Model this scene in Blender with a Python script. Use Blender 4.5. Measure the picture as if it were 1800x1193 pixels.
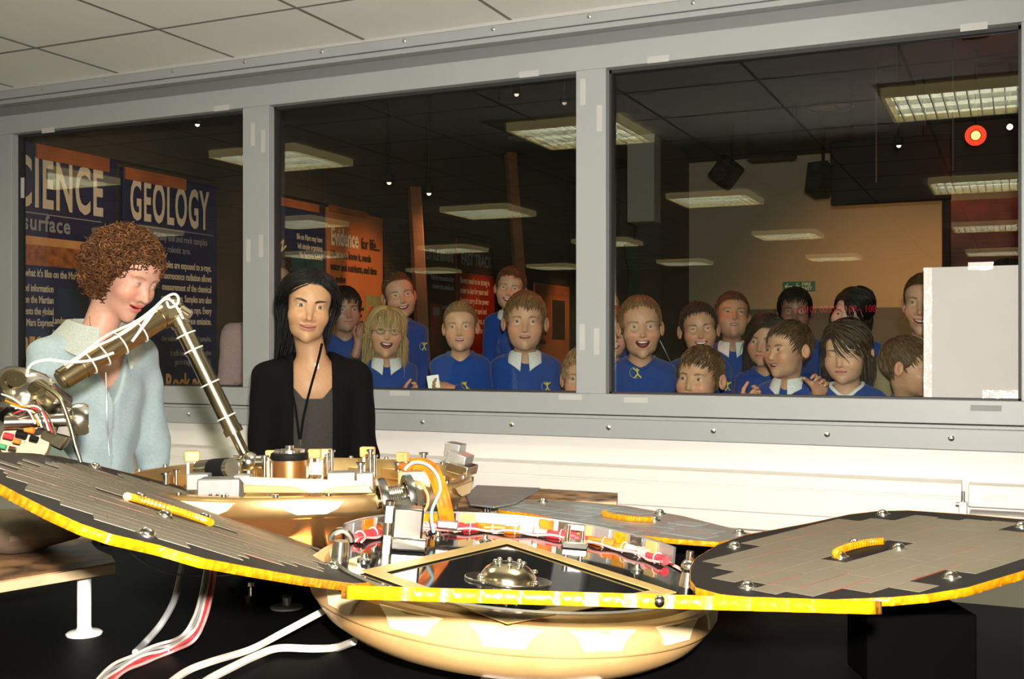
import bpy, math, random
import numpy as np
from mathutils import Vector, Matrix, Euler
R = math.radians
random.seed(7)
rng = np.random.default_rng(7)
for o in list(bpy.data.objects):
    bpy.data.objects.remove(o)
SC = bpy.context.scene
COL = SC.collection

# ---------------------------------------------------------------- camera, light, exposure
CAMZ = 1.45
YAW = R(24.5)
FPX, CX, HY = 1950.0, 900.0, 612.0          # focal length in pixels, principal column, horizon row
cam_d = bpy.data.cameras.new('camera')
cam_d.sensor_width = 36.0
cam_d.lens = FPX / 1800 * 36
cam_d.shift_y = 15.5 / 1800
cam_d.clip_start = 0.05
cam = bpy.data.objects.new('camera', cam_d)
cam.location = (0, 0, CAMZ)
cam.rotation_euler = (R(90), 0, YAW)
COL.objects.link(cam)
SC.camera = cam

SC.view_settings.view_transform = 'Standard'
SC.view_settings.look = 'None'
SC.view_settings.exposure = 0.0
SC.view_settings.gamma = 1.0
SC.view_settings.use_curve_mapping = False
SC.render.film_transparent = False

wd = bpy.data.worlds.new('world')
SC.world = wd
wd.use_nodes = True
wd.node_tree.nodes['Background'].inputs[0].default_value = (0.02, 0.02, 0.02, 1)
wd.node_tree.nodes['Background'].inputs[1].default_value = 0.15

LAMP_E = 13.0           # radiance of the ceiling luminaires
FLASH_W = 165.0         # flash gun of the camera, just above the lens

def light(name, kind, loc, power, color=(1, 1, 1), size=0.05, target=None, spot=None, blend=0.5):
    d = bpy.data.lights.new(name, kind)
    d.energy = power
    d.color = color
    if kind == 'AREA':
        d.size = size
    else:
        d.shadow_soft_size = size
    if spot:
        d.spot_size = R(spot)
        d.spot_blend = blend
    o = bpy.data.objects.new(name, d)
    o.location = loc
    if target is not None:
        o.rotation_euler = (Vector(target) - Vector(loc)).to_track_quat('-Z', 'Y').to_euler()
    COL.objects.link(o)
    return o

fwd = Vector((-math.sin(YAW), math.cos(YAW), 0))
rgt = Vector((math.cos(YAW), math.sin(YAW), 0))
light('camera_flash', 'SPOT', Vector((0, 0, CAMZ + 0.10)) + rgt * 0.03, FLASH_W * 4, (1.0, 0.93, 0.84), 0.025,
      target=Vector((0, 0, CAMZ + 0.10)) + fwd * 3 + Vector((0, 0, -0.1)), spot=88, blend=0.85)
# spots of the exhibition behind the window: warm on the posters and the end wall
light('poster_spot', 'SPOT', (-3.0, 4.9, 2.68), 55, (1.0, 0.62, 0.35), 0.05, (-4.8, 4.9, 1.75), 70, 0.9)
light('poster_spot', 'SPOT', (-3.2, 6.6, 2.68), 45, (1.0, 0.62, 0.35), 0.05, (-4.8, 6.6, 1.9), 70, 0.9)
light('poster_spot', 'SPOT', (-3.6, 7.7, 2.68), 70, (1.0, 0.50, 0.22), 0.05, (-4.8, 7.6, 1.75), 60, 0.9)
light('poster_spot', 'SPOT', (-3.7, 9.9, 2.68), 60, (1.0, 0.36, 0.16), 0.05, (-4.8, 9.8, 1.7), 45, 0.9)
light('poster_spot', 'SPOT', (-3.7, 11.9, 2.68), 40, (1.0, 0.5, 0.2), 0.05, (-4.8, 11.9, 1.7), 50, 0.9)
light('wall_spot', 'SPOT', (-1.2, 9.4, 2.68), 130, (1.0, 0.52, 0.20), 0.06, (-1.1, 12.0, 1.5), 85, 1.0)
light('wall_spot', 'SPOT', (-0.1, 9.6, 2.68), 70, (1.0, 0.42, 0.14), 0.06, (0.0, 12.0, 1.5), 80, 1.0)
light('crowd_spot', 'SPOT', (-1.7, 4.75, 2.75), 34, (1.0, 0.10, 0.03), 0.05, (-1.75, 4.35, 1.5), 104, 0.5)

# ---------------------------------------------------------------- helpers
def ray(px, py):
    return fwd + rgt * ((px - CX) / FPX) + Vector((0, 0, (HY - py) / FPX))

def P(px, py, d):
    """world point seen at a pixel of the photograph, d metres in front of the camera"""
    return Vector((0, 0, CAMZ)) + ray(px, py) * d

def on_plane(px, py, p0, n):
    r = ray(px, py)
    c = Vector((0, 0, CAMZ))
    return c + r * ((p0 - c).dot(n) / r.dot(n))

def on_y(px, py, y):
    return on_plane(px, py, Vector((0, y, 0)), Vector((0, 1, 0)))

def on_x(px, py, x):
    return on_plane(px, py, Vector((x, 0, 0)), Vector((1, 0, 0)))

def on_z(px, py, z):
    return on_plane(px, py, Vector((0, 0, z)), Vector((0, 0, 1)))

ORG = {}

def reg(o, org):
    ORG[o.name] = Vector(org)
    return o

def tag(o, label=None, cat=None, group=None, kind=None):
    if label: o['label'] = label
    if cat: o['category'] = cat
    if group: o['group'] = group
    if kind: o['kind'] = kind
    return o

def thing(name, loc, label=None, cat=None, group=None, kind=None):
    o = bpy.data.objects.new(name, None)
    o.empty_display_size = 0.1
    o.location = loc
    COL.objects.link(o)
    reg(o, loc)
    return tag(o, label, cat, group, kind)

def frame_of(axis):
    a = Vector(axis).normalized()
    u = a.orthogonal().normalized()
    w = a.cross(u)
    return a, u, w

class MB:
    def __init__(s):
        s.v = []; s.f = []; s.m = []; s.mi = 0
    def add(s, vs, fs):
        b = len(s.v)
        s.v += [Vector(v) for v in vs]
        for f in fs:
            s.f.append(tuple(b + i for i in f)); s.m.append(s.mi)
    def box(s, c, size, rot=None, M=None):
        c = Vector(c); hx, hy, hz = [q / 2 for q in size]
        vs = [Vector((x, y, z)) for x in (-hx, hx) for y in (-hy, hy) for z in (-hz, hz)]
        if rot is not None: vs = [Euler(rot).to_matrix() @ v for v in vs]
        if M is not None: vs = [M @ v for v in vs]
        s.add([c + v for v in vs], [(0, 1, 3, 2), (4, 6, 7, 5), (0, 4, 5, 1), (2, 3, 7, 6), (0, 2, 6, 4), (1, 5, 7, 3)])
        return s
    def span(s, lo, hi):
        lo = Vector(lo); hi = Vector(hi)
        return s.box((lo + hi) / 2, hi - lo)
    def cyl(s, p0, p1, r0, r1=None, seg=16, caps=True):
        p0 = Vector(p0); p1 = Vector(p1)
        r1 = r0 if r1 is None else r1
        a, u, w = frame_of(p1 - p0)
        vs = []
        for p, r in ((p0, r0), (p1, r1)):
            for i in range(seg):
                t = 2 * math.pi * i / seg
                vs.append(p + (u * math.cos(t) + w * math.sin(t)) * r)
        fs = [(i, (i + 1) % seg, seg + (i + 1) % seg, seg + i) for i in range(seg)]
        if caps: fs += [tuple(range(seg - 1, -1, -1)), tuple(range(seg, 2 * seg))]
        s.add(vs, fs)
        return s
    def tube(s, pts, r, seg=8, caps=True, closed=False):
        pts = [Vector(p) for p in pts]
        n = len(pts)
        rs = r if hasattr(r, '__len__') else [r] * n
        vs = []; u = None
        for i, p in enumerate(pts):
            if closed: t = pts[(i + 1) % n] - pts[i - 1]
            else: t = pts[min(i + 1, n - 1)] - pts[max(i - 1, 0)]
            t.normalize()
            if u is None: u = t.orthogonal().normalized()
            u = (u - t * u.dot(t)).normalized()
            w = t.cross(u)
            for k in range(seg):
                a = 2 * math.pi * k / seg
                vs.append(p + (u * math.cos(a) + w * math.sin(a)) * rs[i])
        fs = []
        for i in range(n if closed else n - 1):
            j = (i + 1) % n
            for k in range(seg):
                fs.append((i * seg + k, i * seg + (k + 1) % seg, j * seg + (k + 1) % seg, j * seg + k))
        if caps and not closed:
            fs += [tuple(range(seg - 1, -1, -1)), tuple((n - 1) * seg + k for k in range(seg))]
        s.add(vs, fs)
        return s
    def lathe(s, prof, seg, c=(0, 0, 0), axis=(0, 0, 1), a0=0.0, a1=2 * math.pi, M=None):
        """profile of (radius, height) turned about the axis through c"""
        c = Vector(c)
        if M is None:
            a, u, w = frame_of(axis)
            if Vector(axis).normalized().z > 0.999: u, w = Vector((1, 0, 0)), Vector((0, 1, 0))
        else:
            u, w, a = M.col[0].to_3d(), M.col[1].to_3d(), M.col[2].to_3d()
        full = abs(a1 - a0 - 2 * math.pi) < 1e-6
        ns = seg if full else seg + 1
        vs = []
        for r, z in prof:
            for i in range(ns):
                t = a0 + (a1 - a0) * i / seg
                vs.append(c + (u * math.cos(t) + w * math.sin(t)) * r + a * z)
        fs = []
        for j in range(len(prof) - 1):
            for i in range(seg):
                k = (i + 1) % ns
                fs.append((j * ns + i, j * ns + k, (j + 1) * ns + k, (j + 1) * ns + i))
        s.add(vs, fs)
        return s
    def ball(s, c, r, seg=14, rings=9, M=None):
        c = Vector(c)
        rr = Vector(r) if hasattr(r, '__len__') else Vector((r, r, r))
        vs = []; fs = []
        for j in range(rings + 1):
            p = math.pi * j / rings
            for i in range(seg):
                t = 2 * math.pi * i / seg
                q = Vector((math.sin(p) * math.cos(t) * rr.x, math.sin(p) * math.sin(t) * rr.y, -math.cos(p) * rr.z))
                vs.append(c + (M @ q if M is not None else q))
        for j in range(rings):
            for i in range(seg):
                k = (i + 1) % seg
                fs.append((j * seg + i, j * seg + k, (j + 1) * seg + k, (j + 1) * seg + i))
        s.add(vs, fs)
        return s
    def prism(s, poly, off):
        poly = [Vector(p) for p in poly]; off = Vector(off); n = len(poly)
        s.add(poly + [p + off for p in poly],
              [tuple(range(n - 1, -1, -1)), tuple(range(n, 2 * n))] + [(i, (i + 1) % n, n + (i + 1) % n, n + i) for i in range(n)])
        return s
    def build(s, name, mat, parent=None, org=None, bevel=0, smooth=True, angle=40, label=None, kind=None):
        if parent is not None: o0 = ORG[parent.name]
        else: o0 = Vector(org) if org is not None else Vector((0, 0, 0))
        me = bpy.data.meshes.new(name)
        me.from_pydata([tuple(v - o0) for v in s.v], [], s.f)
        mats = mat if isinstance(mat, (list, tuple)) else [mat]
        for m in mats: me.materials.append(m)
        if len(mats) > 1: me.polygons.foreach_set('material_index', s.m)
        me.validate()
        fix_normals(me)
        if smooth:
            me.shade_smooth()
            me.set_sharp_from_angle(angle=R(angle))
        o = bpy.data.objects.new(name, me)
        COL.objects.link(o)
        if parent is not None: o.parent = parent
        else: o.location = o0
        reg(o, o0)
        if bevel:
            b = o.modifiers.new('bevel', 'BEVEL'); b.width = bevel; b.segments = 2; b.limit_method = 'ANGLE'; b.angle_limit = R(40)
        if label: o['label'] = label
        if kind: o['kind'] = kind
        return o

import bmesh
def fix_normals(me):
    bm = bmesh.new(); bm.from_mesh(me)
    bmesh.ops.remove_doubles(bm, verts=bm.verts, dist=1e-6)
    bmesh.ops.recalc_face_normals(bm, faces=bm.faces)
    bm.to_mesh(me); bm.free()

def struct(o):
    o['kind'] = 'structure'
    return o

# ---------------------------------------------------------------- materials
def mat(name, col, rough=0.5, metal=0.0, spec=0.5, emit=None, es=0.0, noise=None, bump=None, coat=0.0, aniso=0.0, sheen=0.0, sss=0.0, vcol=None):
    """noise = (scale, second colour, amount, detail); bump = (scale, strength)"""
    m = bpy.data.materials.new(name)
    m.use_nodes = True
    nt = m.node_tree; n = nt.nodes; l = nt.links
    b = n['Principled BSDF']
    b.inputs['Base Color'].default_value = (*col, 1)
    b.inputs['Roughness'].default_value = rough
    b.inputs['Metallic'].default_value = metal
    b.inputs['Specular IOR Level'].default_value = spec
    b.inputs['Coat Weight'].default_value = coat
    b.inputs['Sheen Weight'].default_value = sheen
    if sss:
        b.inputs['Subsurface Weight'].default_value = sss
        b.inputs['Subsurface Radius'].default_value = (0.012, 0.005, 0.003)
        b.inputs['Subsurface Scale'].default_value = 0.5
    if emit:
        b.inputs['Emission Color'].default_value = (*emit, 1)
        b.inputs['Emission Strength'].default_value = es
    tc = n.new('ShaderNodeTexCoord')
    src = None
    if vcol:
        a = n.new('ShaderNodeAttribute'); a.attribute_name = vcol
        src = a.outputs['Color']
    if noise:
        sc, c2, amt, det = noise
        t = n.new('ShaderNodeTexNoise'); t.inputs['Scale'].default_value = sc; t.inputs['Detail'].default_value = det
        l.new(tc.outputs['Object'], t.inputs['Vector'])
        mr = n.new('ShaderNodeMapRange'); mr.inputs[1].default_value = 0.35; mr.inputs[2].default_value = 0.65
        mr.inputs[4].default_value = amt
        l.new(t.outputs['Fac'], mr.inputs[0])
        mx = n.new('ShaderNodeMix'); mx.data_type = 'RGBA'
        mx.inputs[6].default_value = (*col, 1); mx.inputs[7].default_value = (*c2, 1)
        l.new(mr.outputs[0], mx.inputs[0])
        if src is not None: l.new(src, mx.inputs[6])
        src = mx.outputs[2]
    if src is not None: l.new(src, b.inputs['Base Color'])
    if bump:
        sc, st = bump
        t2 = n.new('ShaderNodeTexNoise'); t2.inputs['Scale'].default_value = sc; t2.inputs['Detail'].default_value = 3
        l.new(tc.outputs['Object'], t2.inputs['Vector'])
        bp = n.new('ShaderNodeBump'); bp.inputs['Strength'].default_value = st; bp.inputs['Distance'].default_value = 0.004
        l.new(t2.outputs['Fac'], bp.inputs['Height'])
        l.new(bp.outputs[0], b.inputs['Normal'])
    return m

M = {}
M['frame'] = mat('grey_aluminium_paint', (0.33, 0.345, 0.35), 0.42, 0.0, 0.4, noise=(3, (0.315, 0.33, 0.335), 1, 3))
M['frame_shaded'] = mat('shaded_grey_paint', (0.17, 0.178, 0.178), 0.5)  # frame paint darkened: shade of the recessed top band put into the colour
M['gasket'] = mat('black_rubber_gasket', (0.02, 0.02, 0.02), 0.6)
M['groove'] = mat('groove_shadow_gap_paint', (0.05, 0.05, 0.05), 0.7)
M['white_paint'] = mat('white_wall_paint', (0.76, 0.73, 0.705), 0.55, noise=(1.5, (0.74, 0.71, 0.68), 1, 3))
M['trunking'] = mat('white_plastic_trunking', (0.78, 0.75, 0.71), 0.4)
M['tile'] = mat('mineral_fibre_tile', (0.86, 0.85, 0.80), 0.9, noise=(220, (0.82, 0.81, 0.76), 1, 2), bump=(300, 0.15))
M['grid'] = mat('ceiling_grid_paint', (0.20, 0.19, 0.165), 0.6)
M['grid_deck'] = mat('ceiling_joint', (0.10, 0.10, 0.08), 0.8)  # dark colour of the deck above the tiles, visible in the joints
M['room_wall'] = mat('room_wall_paint', (0.62, 0.60, 0.54), 0.6, noise=(2, (0.6, 0.58, 0.52), 1, 2))
M['room_floor'] = mat('vinyl_floor', (0.40, 0.39, 0.37), 0.4, noise=(40, (0.36, 0.35, 0.34), 1, 3))
M['patch'] = mat('adhesive_patch', (0.44, 0.44, 0.43), 0.5)
M['patch_dark'] = mat('grey_adhesive_patch', (0.22, 0.22, 0.22), 0.6)
M['screw'] = mat('screw_steel', (0.7, 0.7, 0.7), 0.25, 1.0)
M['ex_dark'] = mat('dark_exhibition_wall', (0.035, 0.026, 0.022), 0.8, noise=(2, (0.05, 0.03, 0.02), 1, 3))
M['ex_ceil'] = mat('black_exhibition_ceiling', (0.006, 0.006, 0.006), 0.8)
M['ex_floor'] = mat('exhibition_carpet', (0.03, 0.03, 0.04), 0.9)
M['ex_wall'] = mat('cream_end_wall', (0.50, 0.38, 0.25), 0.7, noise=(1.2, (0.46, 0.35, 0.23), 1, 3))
M['dado'] = mat('grey_dado', (0.11, 0.105, 0.095), 0.6)
M['black_box'] = mat('black_matt_plastic', (0.005, 0.005, 0.005), 0.6, spec=0.15)
M['white_box'] = mat('offwhite_bulkhead', (0.45, 0.42, 0.36), 0.7)
M['lamp_face'] = mat('lamp_tube_glow', (0.9, 0.9, 0.8), 0.5, emit=(0.97, 0.97, 0.67), es=LAMP_E)
M['lamp_side'] = mat('lamp_side_diffuser', (0.75, 0.66, 0.42), 0.4, emit=(1.0, 0.80, 0.36), es=LAMP_E * 0.10)
M['louvre'] = mat('bright_louvre', (0.8, 0.8, 0.75), 0.3, 0.6)

def glass_mat(name, tint=(0.92, 0.96, 0.94)):
    """clear float glass: fresnel mirror on the outer faces, straight-through transmission"""
    m = bpy.data.materials.new(name); m.use_nodes = True
    nt = m.node_tree; n = nt.nodes; l = nt.links
    n.remove(n['Principled BSDF'])
    out = n['Material Output']
    fr = n.new('ShaderNodeFresnel'); fr.inputs['IOR'].default_value = 1.52
    ge = n.new('ShaderNodeNewGeometry')
    inv = n.new('ShaderNodeMath'); inv.operation = 'SUBTRACT'; inv.inputs[0].default_value = 1.0
    l.new(ge.outputs['Backfacing'], inv.inputs[1])
    mu = n.new('ShaderNodeMath'); mu.operation = 'MULTIPLY'
    l.new(fr.outputs[0], mu.inputs[0]); l.new(inv.outputs[0], mu.inputs[1])
    mu2 = n.new('ShaderNodeMath'); mu2.operation = 'MULTIPLY'; mu2.inputs[1].default_value = 1.25; mu2.use_clamp = True
    l.new(mu.outputs[0], mu2.inputs[0])
    tr = n.new('ShaderNodeBsdfTransparent'); tr.inputs[0].default_value = (*tint, 1)
    gl = n.new('ShaderNodeBsdfGlossy'); gl.inputs['Roughness'].default_value = 0.0
    mix = n.new('ShaderNodeMixShader')
    l.new(mu2.outputs[0], mix.inputs[0]); l.new(tr.outputs[0], mix.inputs[1]); l.new(gl.outputs[0], mix.inputs[2])
    l.new(mix.outputs[0], out.inputs[0])
    return m
M['glass'] = glass_mat('window_glass')

# ---------------------------------------------------------------- the clean room
ZC = CAMZ + 1.147        # ceiling
YF = 3.57                # front of the window wall
XL, XR, YB = -8.8, 1.7, -8.3
def zr(z): return CAMZ + z

struct(MB().span((XL, YB, -0.1), (XR, 3.75, 0)).build('floor', M['room_floor']))
# suspended ceiling: deck above, a grid of tees, one tile per cell
deck = struct(MB().span((XL, YB, ZC + 0.03), (XR, 3.75, ZC + 0.10)).build('ceiling', M['grid_deck']))
tees = MB()
gx = [-2.81 + 0.6 * k for k in range(-10, 8)]
gy = [3.10 - 0.6 * k for k in range(0, 19)]
gx = [x for x in gx if XL < x < XR]
tile_me = None
cells = []
xs = [XL] + gx + [XR]; ys = [YB] + sorted(gy) + [3.6]
ys = [y for y in ys if y >= YB]
ys = sorted(set(ys))
for i in range(len(xs) - 1):
    for j in range(len(ys) - 1):
        cells.append((xs[i], xs[i + 1], ys[j], ys[j + 1]))
cells.sort(key=lambda c: ((c[0] + c[1]) / 2 + 2.0) ** 2 + ((c[2] + c[3]) / 2 - 2.5) ** 2)
cache = {}
rest = MB()
for k, (a, b, c, d) in enumerate(cells):
    w, h = round(b - a - 0.012, 4), round(d - c - 0.012, 4)
    if w < 0.02 or h < 0.02: continue
    if k >= 280:
        rest.box(((a + b) / 2, (c + d) / 2, ZC + 0.012), (w, h, 0.016)); continue
    key = (w, h)
    if key not in cache:
        o = MB().box((0, 0, 0), (w, h, 0.016)).build('tile', M['tile'], bevel=0.002)
        cache[key] = o.data
    else:
        o = bpy.data.objects.new('tile', cache[key]); COL.objects.link(o)
    o.parent = deck
    o.location = ((a + b) / 2, (c + d) / 2, ZC + 0.008 + random.uniform(-0.0008, 0.0008))
if rest.v: rest.build('tile', M['tile'], deck, kind='stuff')
tb = MB()
for x in gx: tb.box((x, (YB + 3.6) / 2, ZC + 0.004), (0.013, 3.6 - YB, 0.012))
for y in gy: tb.box(((XL + XR) / 2, y, ZC + 0.0043), (XR - XL, 0.013, 0.012))
tb.build('grid_tee', M['grid'], deck, kind='stuff')

struct(MB().span((XL - 0.1, YB, 0), (XL, 3.75, ZC + 0.1)).build('wall_left', M['room_wall']))
struct(MB().span((XR, YB, 0), (XR + 0.1, 3.75, ZC + 0.1)).build('wall_right', M['room_wall']))
struct(MB().span((XL - 0.1, YB - 0.1, 0), (XR + 0.1, YB, ZC + 0.1)).build('wall_back', M['room_wall']))

# ---- the window wall -------------------------------------------------------
JL, JR = -4.19, 0.12                      # outer edges of the glazed frame
panes = [(-4.075, -2.804), (-2.678, -1.385), (-1.276, 0.010)]
zt, zb = zr(0.955), zr(-0.155)
# low wall below the window and piers either side
low = struct(MB().span((XL, YF + 0.03, 0), (XR, YF + 0.075, zr(-0.303))).build('wall_front', M['white_paint']))
struct(MB().span((XL, YF + 0.03, zr(-0.303)), (JL - 0.02, YF + 0.06, ZC + 0.03)).build('wall_front_left', M['room_wall']))
struct(MB().span((JR, YF + 0.03, zr(-0.303)), (XR, YF + 0.18, ZC + 0.03)).build('wall_front_right', M['room_wall']))
struct(MB().span((JL - 0.10, YF - 0.22, 0), (JL - 0.02, YF + 0.05, ZC)).build('pillar_left', M['frame'], bevel=0.003))
struct(MB().span((JL - 0.02, YF + 0.03, zr(1.03)), (JR, YF + 0.18, ZC + 0.03)).build('wall_front_top', M['room_wall']))
# cover strips and rails
t1 = struct(MB().span((JL - 0.02, YF - 0.045, zr(1.100)), (XR, YF + 0.04, ZC)).build('trim_1', M['frame'], bevel=0.002))
struct(MB().span((JL - 0.02, YF - 0.050, ZC - 0.012), (XR, YF - 0.02, ZC + 0.001)).build('trim_2', M['patch'], bevel=0.001))
struct(MB().span((JL - 0.02, YF - 0.036, zr(1.080)), (XR, YF + 0.04, zr(1.098))).build('trim_3', M['frame'], bevel=0.001))
struct(MB().span((JL - 0.02, YF + 0.012, zr(1.036)), (XR, YF + 0.05, zr(1.080))).build('trim_4', M['frame_shaded'], bevel=0.001))
rail_t = struct(MB().span((JL, YF, zt), (XR, YF + 0.10, zr(1.038))).build('trim_5', M['frame'], bevel=0.002))
rail_b = struct(MB().span((JL, YF, zr(-0.226)), (XR, YF + 0.10, zb)).build('trim_6', M['frame'], bevel=0.002))
t7 = MB().span((JL - 0.02, YF - 0.018, zr(-0.303)), (XR, YF + 0.05, zr(-0.240)))
t7.span((JL - 0.02, YF - 0.010, zr(-0.240)), (XR, YF + 0.05, zr(-0.229)))
t7 = struct(t7.build('trim_7', M['frame'], bevel=0.002))
mul = []
for n_, (a, b) in enumerate([(JL, panes[0][0]), (panes[0][1], panes[1][0]), (panes[1][1], panes[2][0]), (panes[2][1], JR)]):
    mul.append(struct(MB().span((a, YF, zb), (b, YF + 0.075, zt)).build('trim_%d' % (8 + n_), M['frame'], bevel=0.002)))
for n_, (a, b) in enumerate(panes):
    w = thing('window_%d' % (n_ + 1), ((a + b) / 2, YF + 0.05, zb), kind='structure')
    g = MB()
    for (x0, x1, z0, z1) in ((a, a + 0.008, zb, zt), (b - 0.008, b, zb, zt), (a, b, zb, zb + 0.006), (a, b, zt - 0.012, zt)):
        g.span((x0, YF + 0.036, z0), (x1, YF + 0.07, z1))
    g.build('gasket', M['gasket'], w)
    MB().span((a + 0.001, YF + 0.054, zb + 0.001), (b - 0.001, YF + 0.062, zt - 0.001)).build('glass_pane', M['glass'], w, smooth=False)
# screws
def screw(parent, p, n=Vector((0, -1, 0)), r=0.009):
    m_ = MB(); m_.lathe([(0.0005, 0.004), (r * 0.6, 0.0035), (r, 0.0012), (r, 0.0)], 12, p, n)
    m_.box(Vector(p) + n * 0.0042, (r * 1.1, 0.0012, 0.0012))
    return m_.build('screw', M['screw'], parent)
for k in range(13):
    x = -1.98 + 0.36 * (k - 6)
    if JL < x < 1.2:
        screw(t7, (x, YF - 0.018, zr(-0.268)))
        screw(t1, (x - 0.06, YF - 0.045, zr(1.124)), r=0.008)
def patch(parent, px, py, w, h, m='patch'):
    p = on_y(px, py, YF)
    MB().box(p + Vector((0, -0.001, 0)), (w, 0.002, h)).build('tape_patch', M[m], parent)
for px, py in ((390, 190), (85, 229), (930, 130), (1157, 104), (1712, 47)): patch(rail_t, px, py, 0.075, 0.022)
for px, py, k in ((445, 236, 1), (463, 248, 1), (437, 440, 1), (459, 432, 1), (1025, 162, 2), (1054, 208, 2), (1024, 592, 2), (1049, 600, 2), (40, 330, 0)):
    patch(mul[k], px, py, 0.02, 0.09)
for px, py in ((703, 691), (1003, 698), (1118, 703)): patch(rail_b, px, py, 0.085, 0.018)
patch(rail_b, 1733, 717, 0.085, 0.017, 'patch_dark')

# dado trunking below the window
tr = thing('dado_trunking', (-1.5, YF + 0.029, zr(-0.6)), 'long white plastic cable trunking on the wall under the window', 'trunking')
zt0 = zr(-0.400)
x_end = 0.03
prof = [(0.0, zr(-0.395)), (-0.062, zr(-0.400)), (-0.066, zr(-0.404)), (-0.066, zr(-0.438)), (-0.062, zr(-0.441)), (-0.062, zr(-0.444)), (-0.070, zr(-0.447)),
        (-0.070, zr(-0.520)), (-0.062, zr(-0.524)), (-0.062, zr(-0.528)), (-0.066, zr(-0.531)), (-0.066, zr(-0.575)), (-0.06, zr(-0.58)), (0.0, zr(-0.58))]
def trunk(x0, x1):
    poly = [Vector((x0, YF + 0.029 + y, z)) for y, z in prof]
    return MB().prism(poly, Vector((x1 - x0, 0, 0)))
trunk(-4.1, -1.517).build('trunking_length', M['trunking'], tr, bevel=0.001)
trunk(-1.511, on_y(1690, 880, YF - 0.04).x).build('trunking_length', M['trunking'], tr, bevel=0.001)
j = trunk(-1.53, -1.50); 
for v in j.v: v.y = YF + 0.03 + (v.y - YF - 0.03) * 1.04; 
j.build('joint_cover', M['trunking'], tr)
# socket box on the wall at the right end of the trunking, with a bracket rod
pb = on_y(1752, 846, YF - 0.04)
sb = thing('socket_box', (pb.x, YF + 0.03, pb.z), 'cream plastic junction box at the end of the white trunking', 'box')
MB().span((on_y(1702, 846, YF - 0.05).x, YF - 0.05, zr(-0.465)), (pb.x + 0.5, YF + 0.029, zr(-0.400))).build('box_body', M['trunking'], sb, bevel=0.004)
MB().span((on_y(1704, 846, YF - 0.05).x, YF - 0.085, zr(-0.545)), (pb.x + 0.5, YF + 0.029, zr(-0.482))).build('added_ledge', M['white_paint'], sb, bevel=0.003)  # added ledge, jutting out to catch the flash as a bright strip
MB().box((pb.x - 0.005, YF - 0.052, zr(-0.433)), (0.07, 0.004, 0.02)).build('name_plate', M['white_paint'], sb, bevel=0.001)
pr = on_y(1693, 880, YF - 0.09)
rodm = MB().cyl((pr.x, pr.y, zr(-0.66)), (pr.x, pr.y, zr(-0.415)), 0.006, seg=10)
rodm.box((pr.x, pr.y, zr(-0.47)), (0.022, 0.03, 0.05)); rodm.box((pr.x - 0.012, pr.y, zr(-0.50)), (0.02, 0.02, 0.02)); rodm.cyl((pr.x - 0.02, pr.y, zr(-0.455)), (pr.x + 0.012, pr.y, zr(-0.455)), 0.007, seg=8)
rodm.cyl((pr.x, pr.y, zr(-0.66)), (pr.x, YF + 0.03, zr(-0.66)), 0.006, seg=8)
tag(rodm.build('clamp_rod', M['screw'], org=(pr.x, YF, zr(-0.66)), bevel=0.001), 'slim metal clamp rod fixed beside the cream junction box', 'clamp')
# ---------------------------------------------------------------- ceiling luminaires of the clean room (seen mirrored in the glass)
lx = [-0.25, -2.07, -3.97, -5.82, -7.72]
ly = [1.82, -1.0, -3.92, -6.95]
lum_parts = []
def text_mesh(cu, name):
    t_ = bpy.data.objects.new('tmp_text', cu)
    me = bpy.data.meshes.new_from_object(t_)
    me.name = name
    bpy.data.objects.remove(t_); bpy.data.curves.remove(cu)
    return bpy.data.objects.new(name, me)
COLN = ['first', 'second', 'third', 'fourth', 'fifth']; ROWN = ['nearest the window', 'second from the window', 'third from the window', 'farthest from the window']
def luminaire(x, y):
    t = thing('ceiling_luminaire', (x, y, ZC - 0.001), 'louvred ceiling luminaire, %s from the right in the row %s' % (COLN[lx.index(x)], ROWN[ly.index(y)]), 'ceiling light', 'louvred lights on the clean room ceiling')
    if not lum_parts:
        fr = MB()
        z0, z1 = -0.042, 0.0
        for (a, b, c, d) in ((-0.3, 0.3, -0.3, -0.285), (-0.3, 0.3, 0.285, 0.3), (-0.3, -0.285, -0.285, 0.285), (0.285, 0.3, -0.285, 0.285)):
            fr.span((a, c, z0), (b, d, z1))
        fr.span((-0.285, -0.285, -0.008), (0.285, 0.285, 0))
        lum_parts.append(('housing', mk(fr, 'housing', M['lamp_side'])))
        tb_ = MB().span((-0.27, -0.27, -0.018), (0.27, 0.27, -0.012))
        lum_parts.append(('diffuser', mk(tb_, 'diffuser', M['lamp_face'])))
        bl = MB().box((0, 0, -0.030), (0.005, 0.57, 0.022))
        lum_parts.append(('blade', mk(bl, 'blade', M['louvre'])))
        br = MB().box((0, 0, -0.030), (0.57, 0.004, 0.022))
        lum_parts.append(('rail', mk(br, 'rail', M['louvre'])))
    d = dict(lum_parts)
    def put(n, off=(0, 0, 0)):
        o = bpy.data.objects.new(n, d[n]); COL.objects.link(o); o.parent = t; o.location = off
    put('housing'); put('diffuser')
    for k in range(11): put('blade', (-0.25 + 0.05 * k, 0, 0))
    for k in range(2): put('rail', (0, -0.1 + 0.2 * k, 0))
def mk(mb, name, m):
    me = bpy.data.meshes.new(name)
    me.from_pydata([tuple(v) for v in mb.v], [], mb.f); me.materials.append(m); fix_normals(me)
    return me
for x in lx:
    for y in ly:
        luminaire(x, y)

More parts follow.
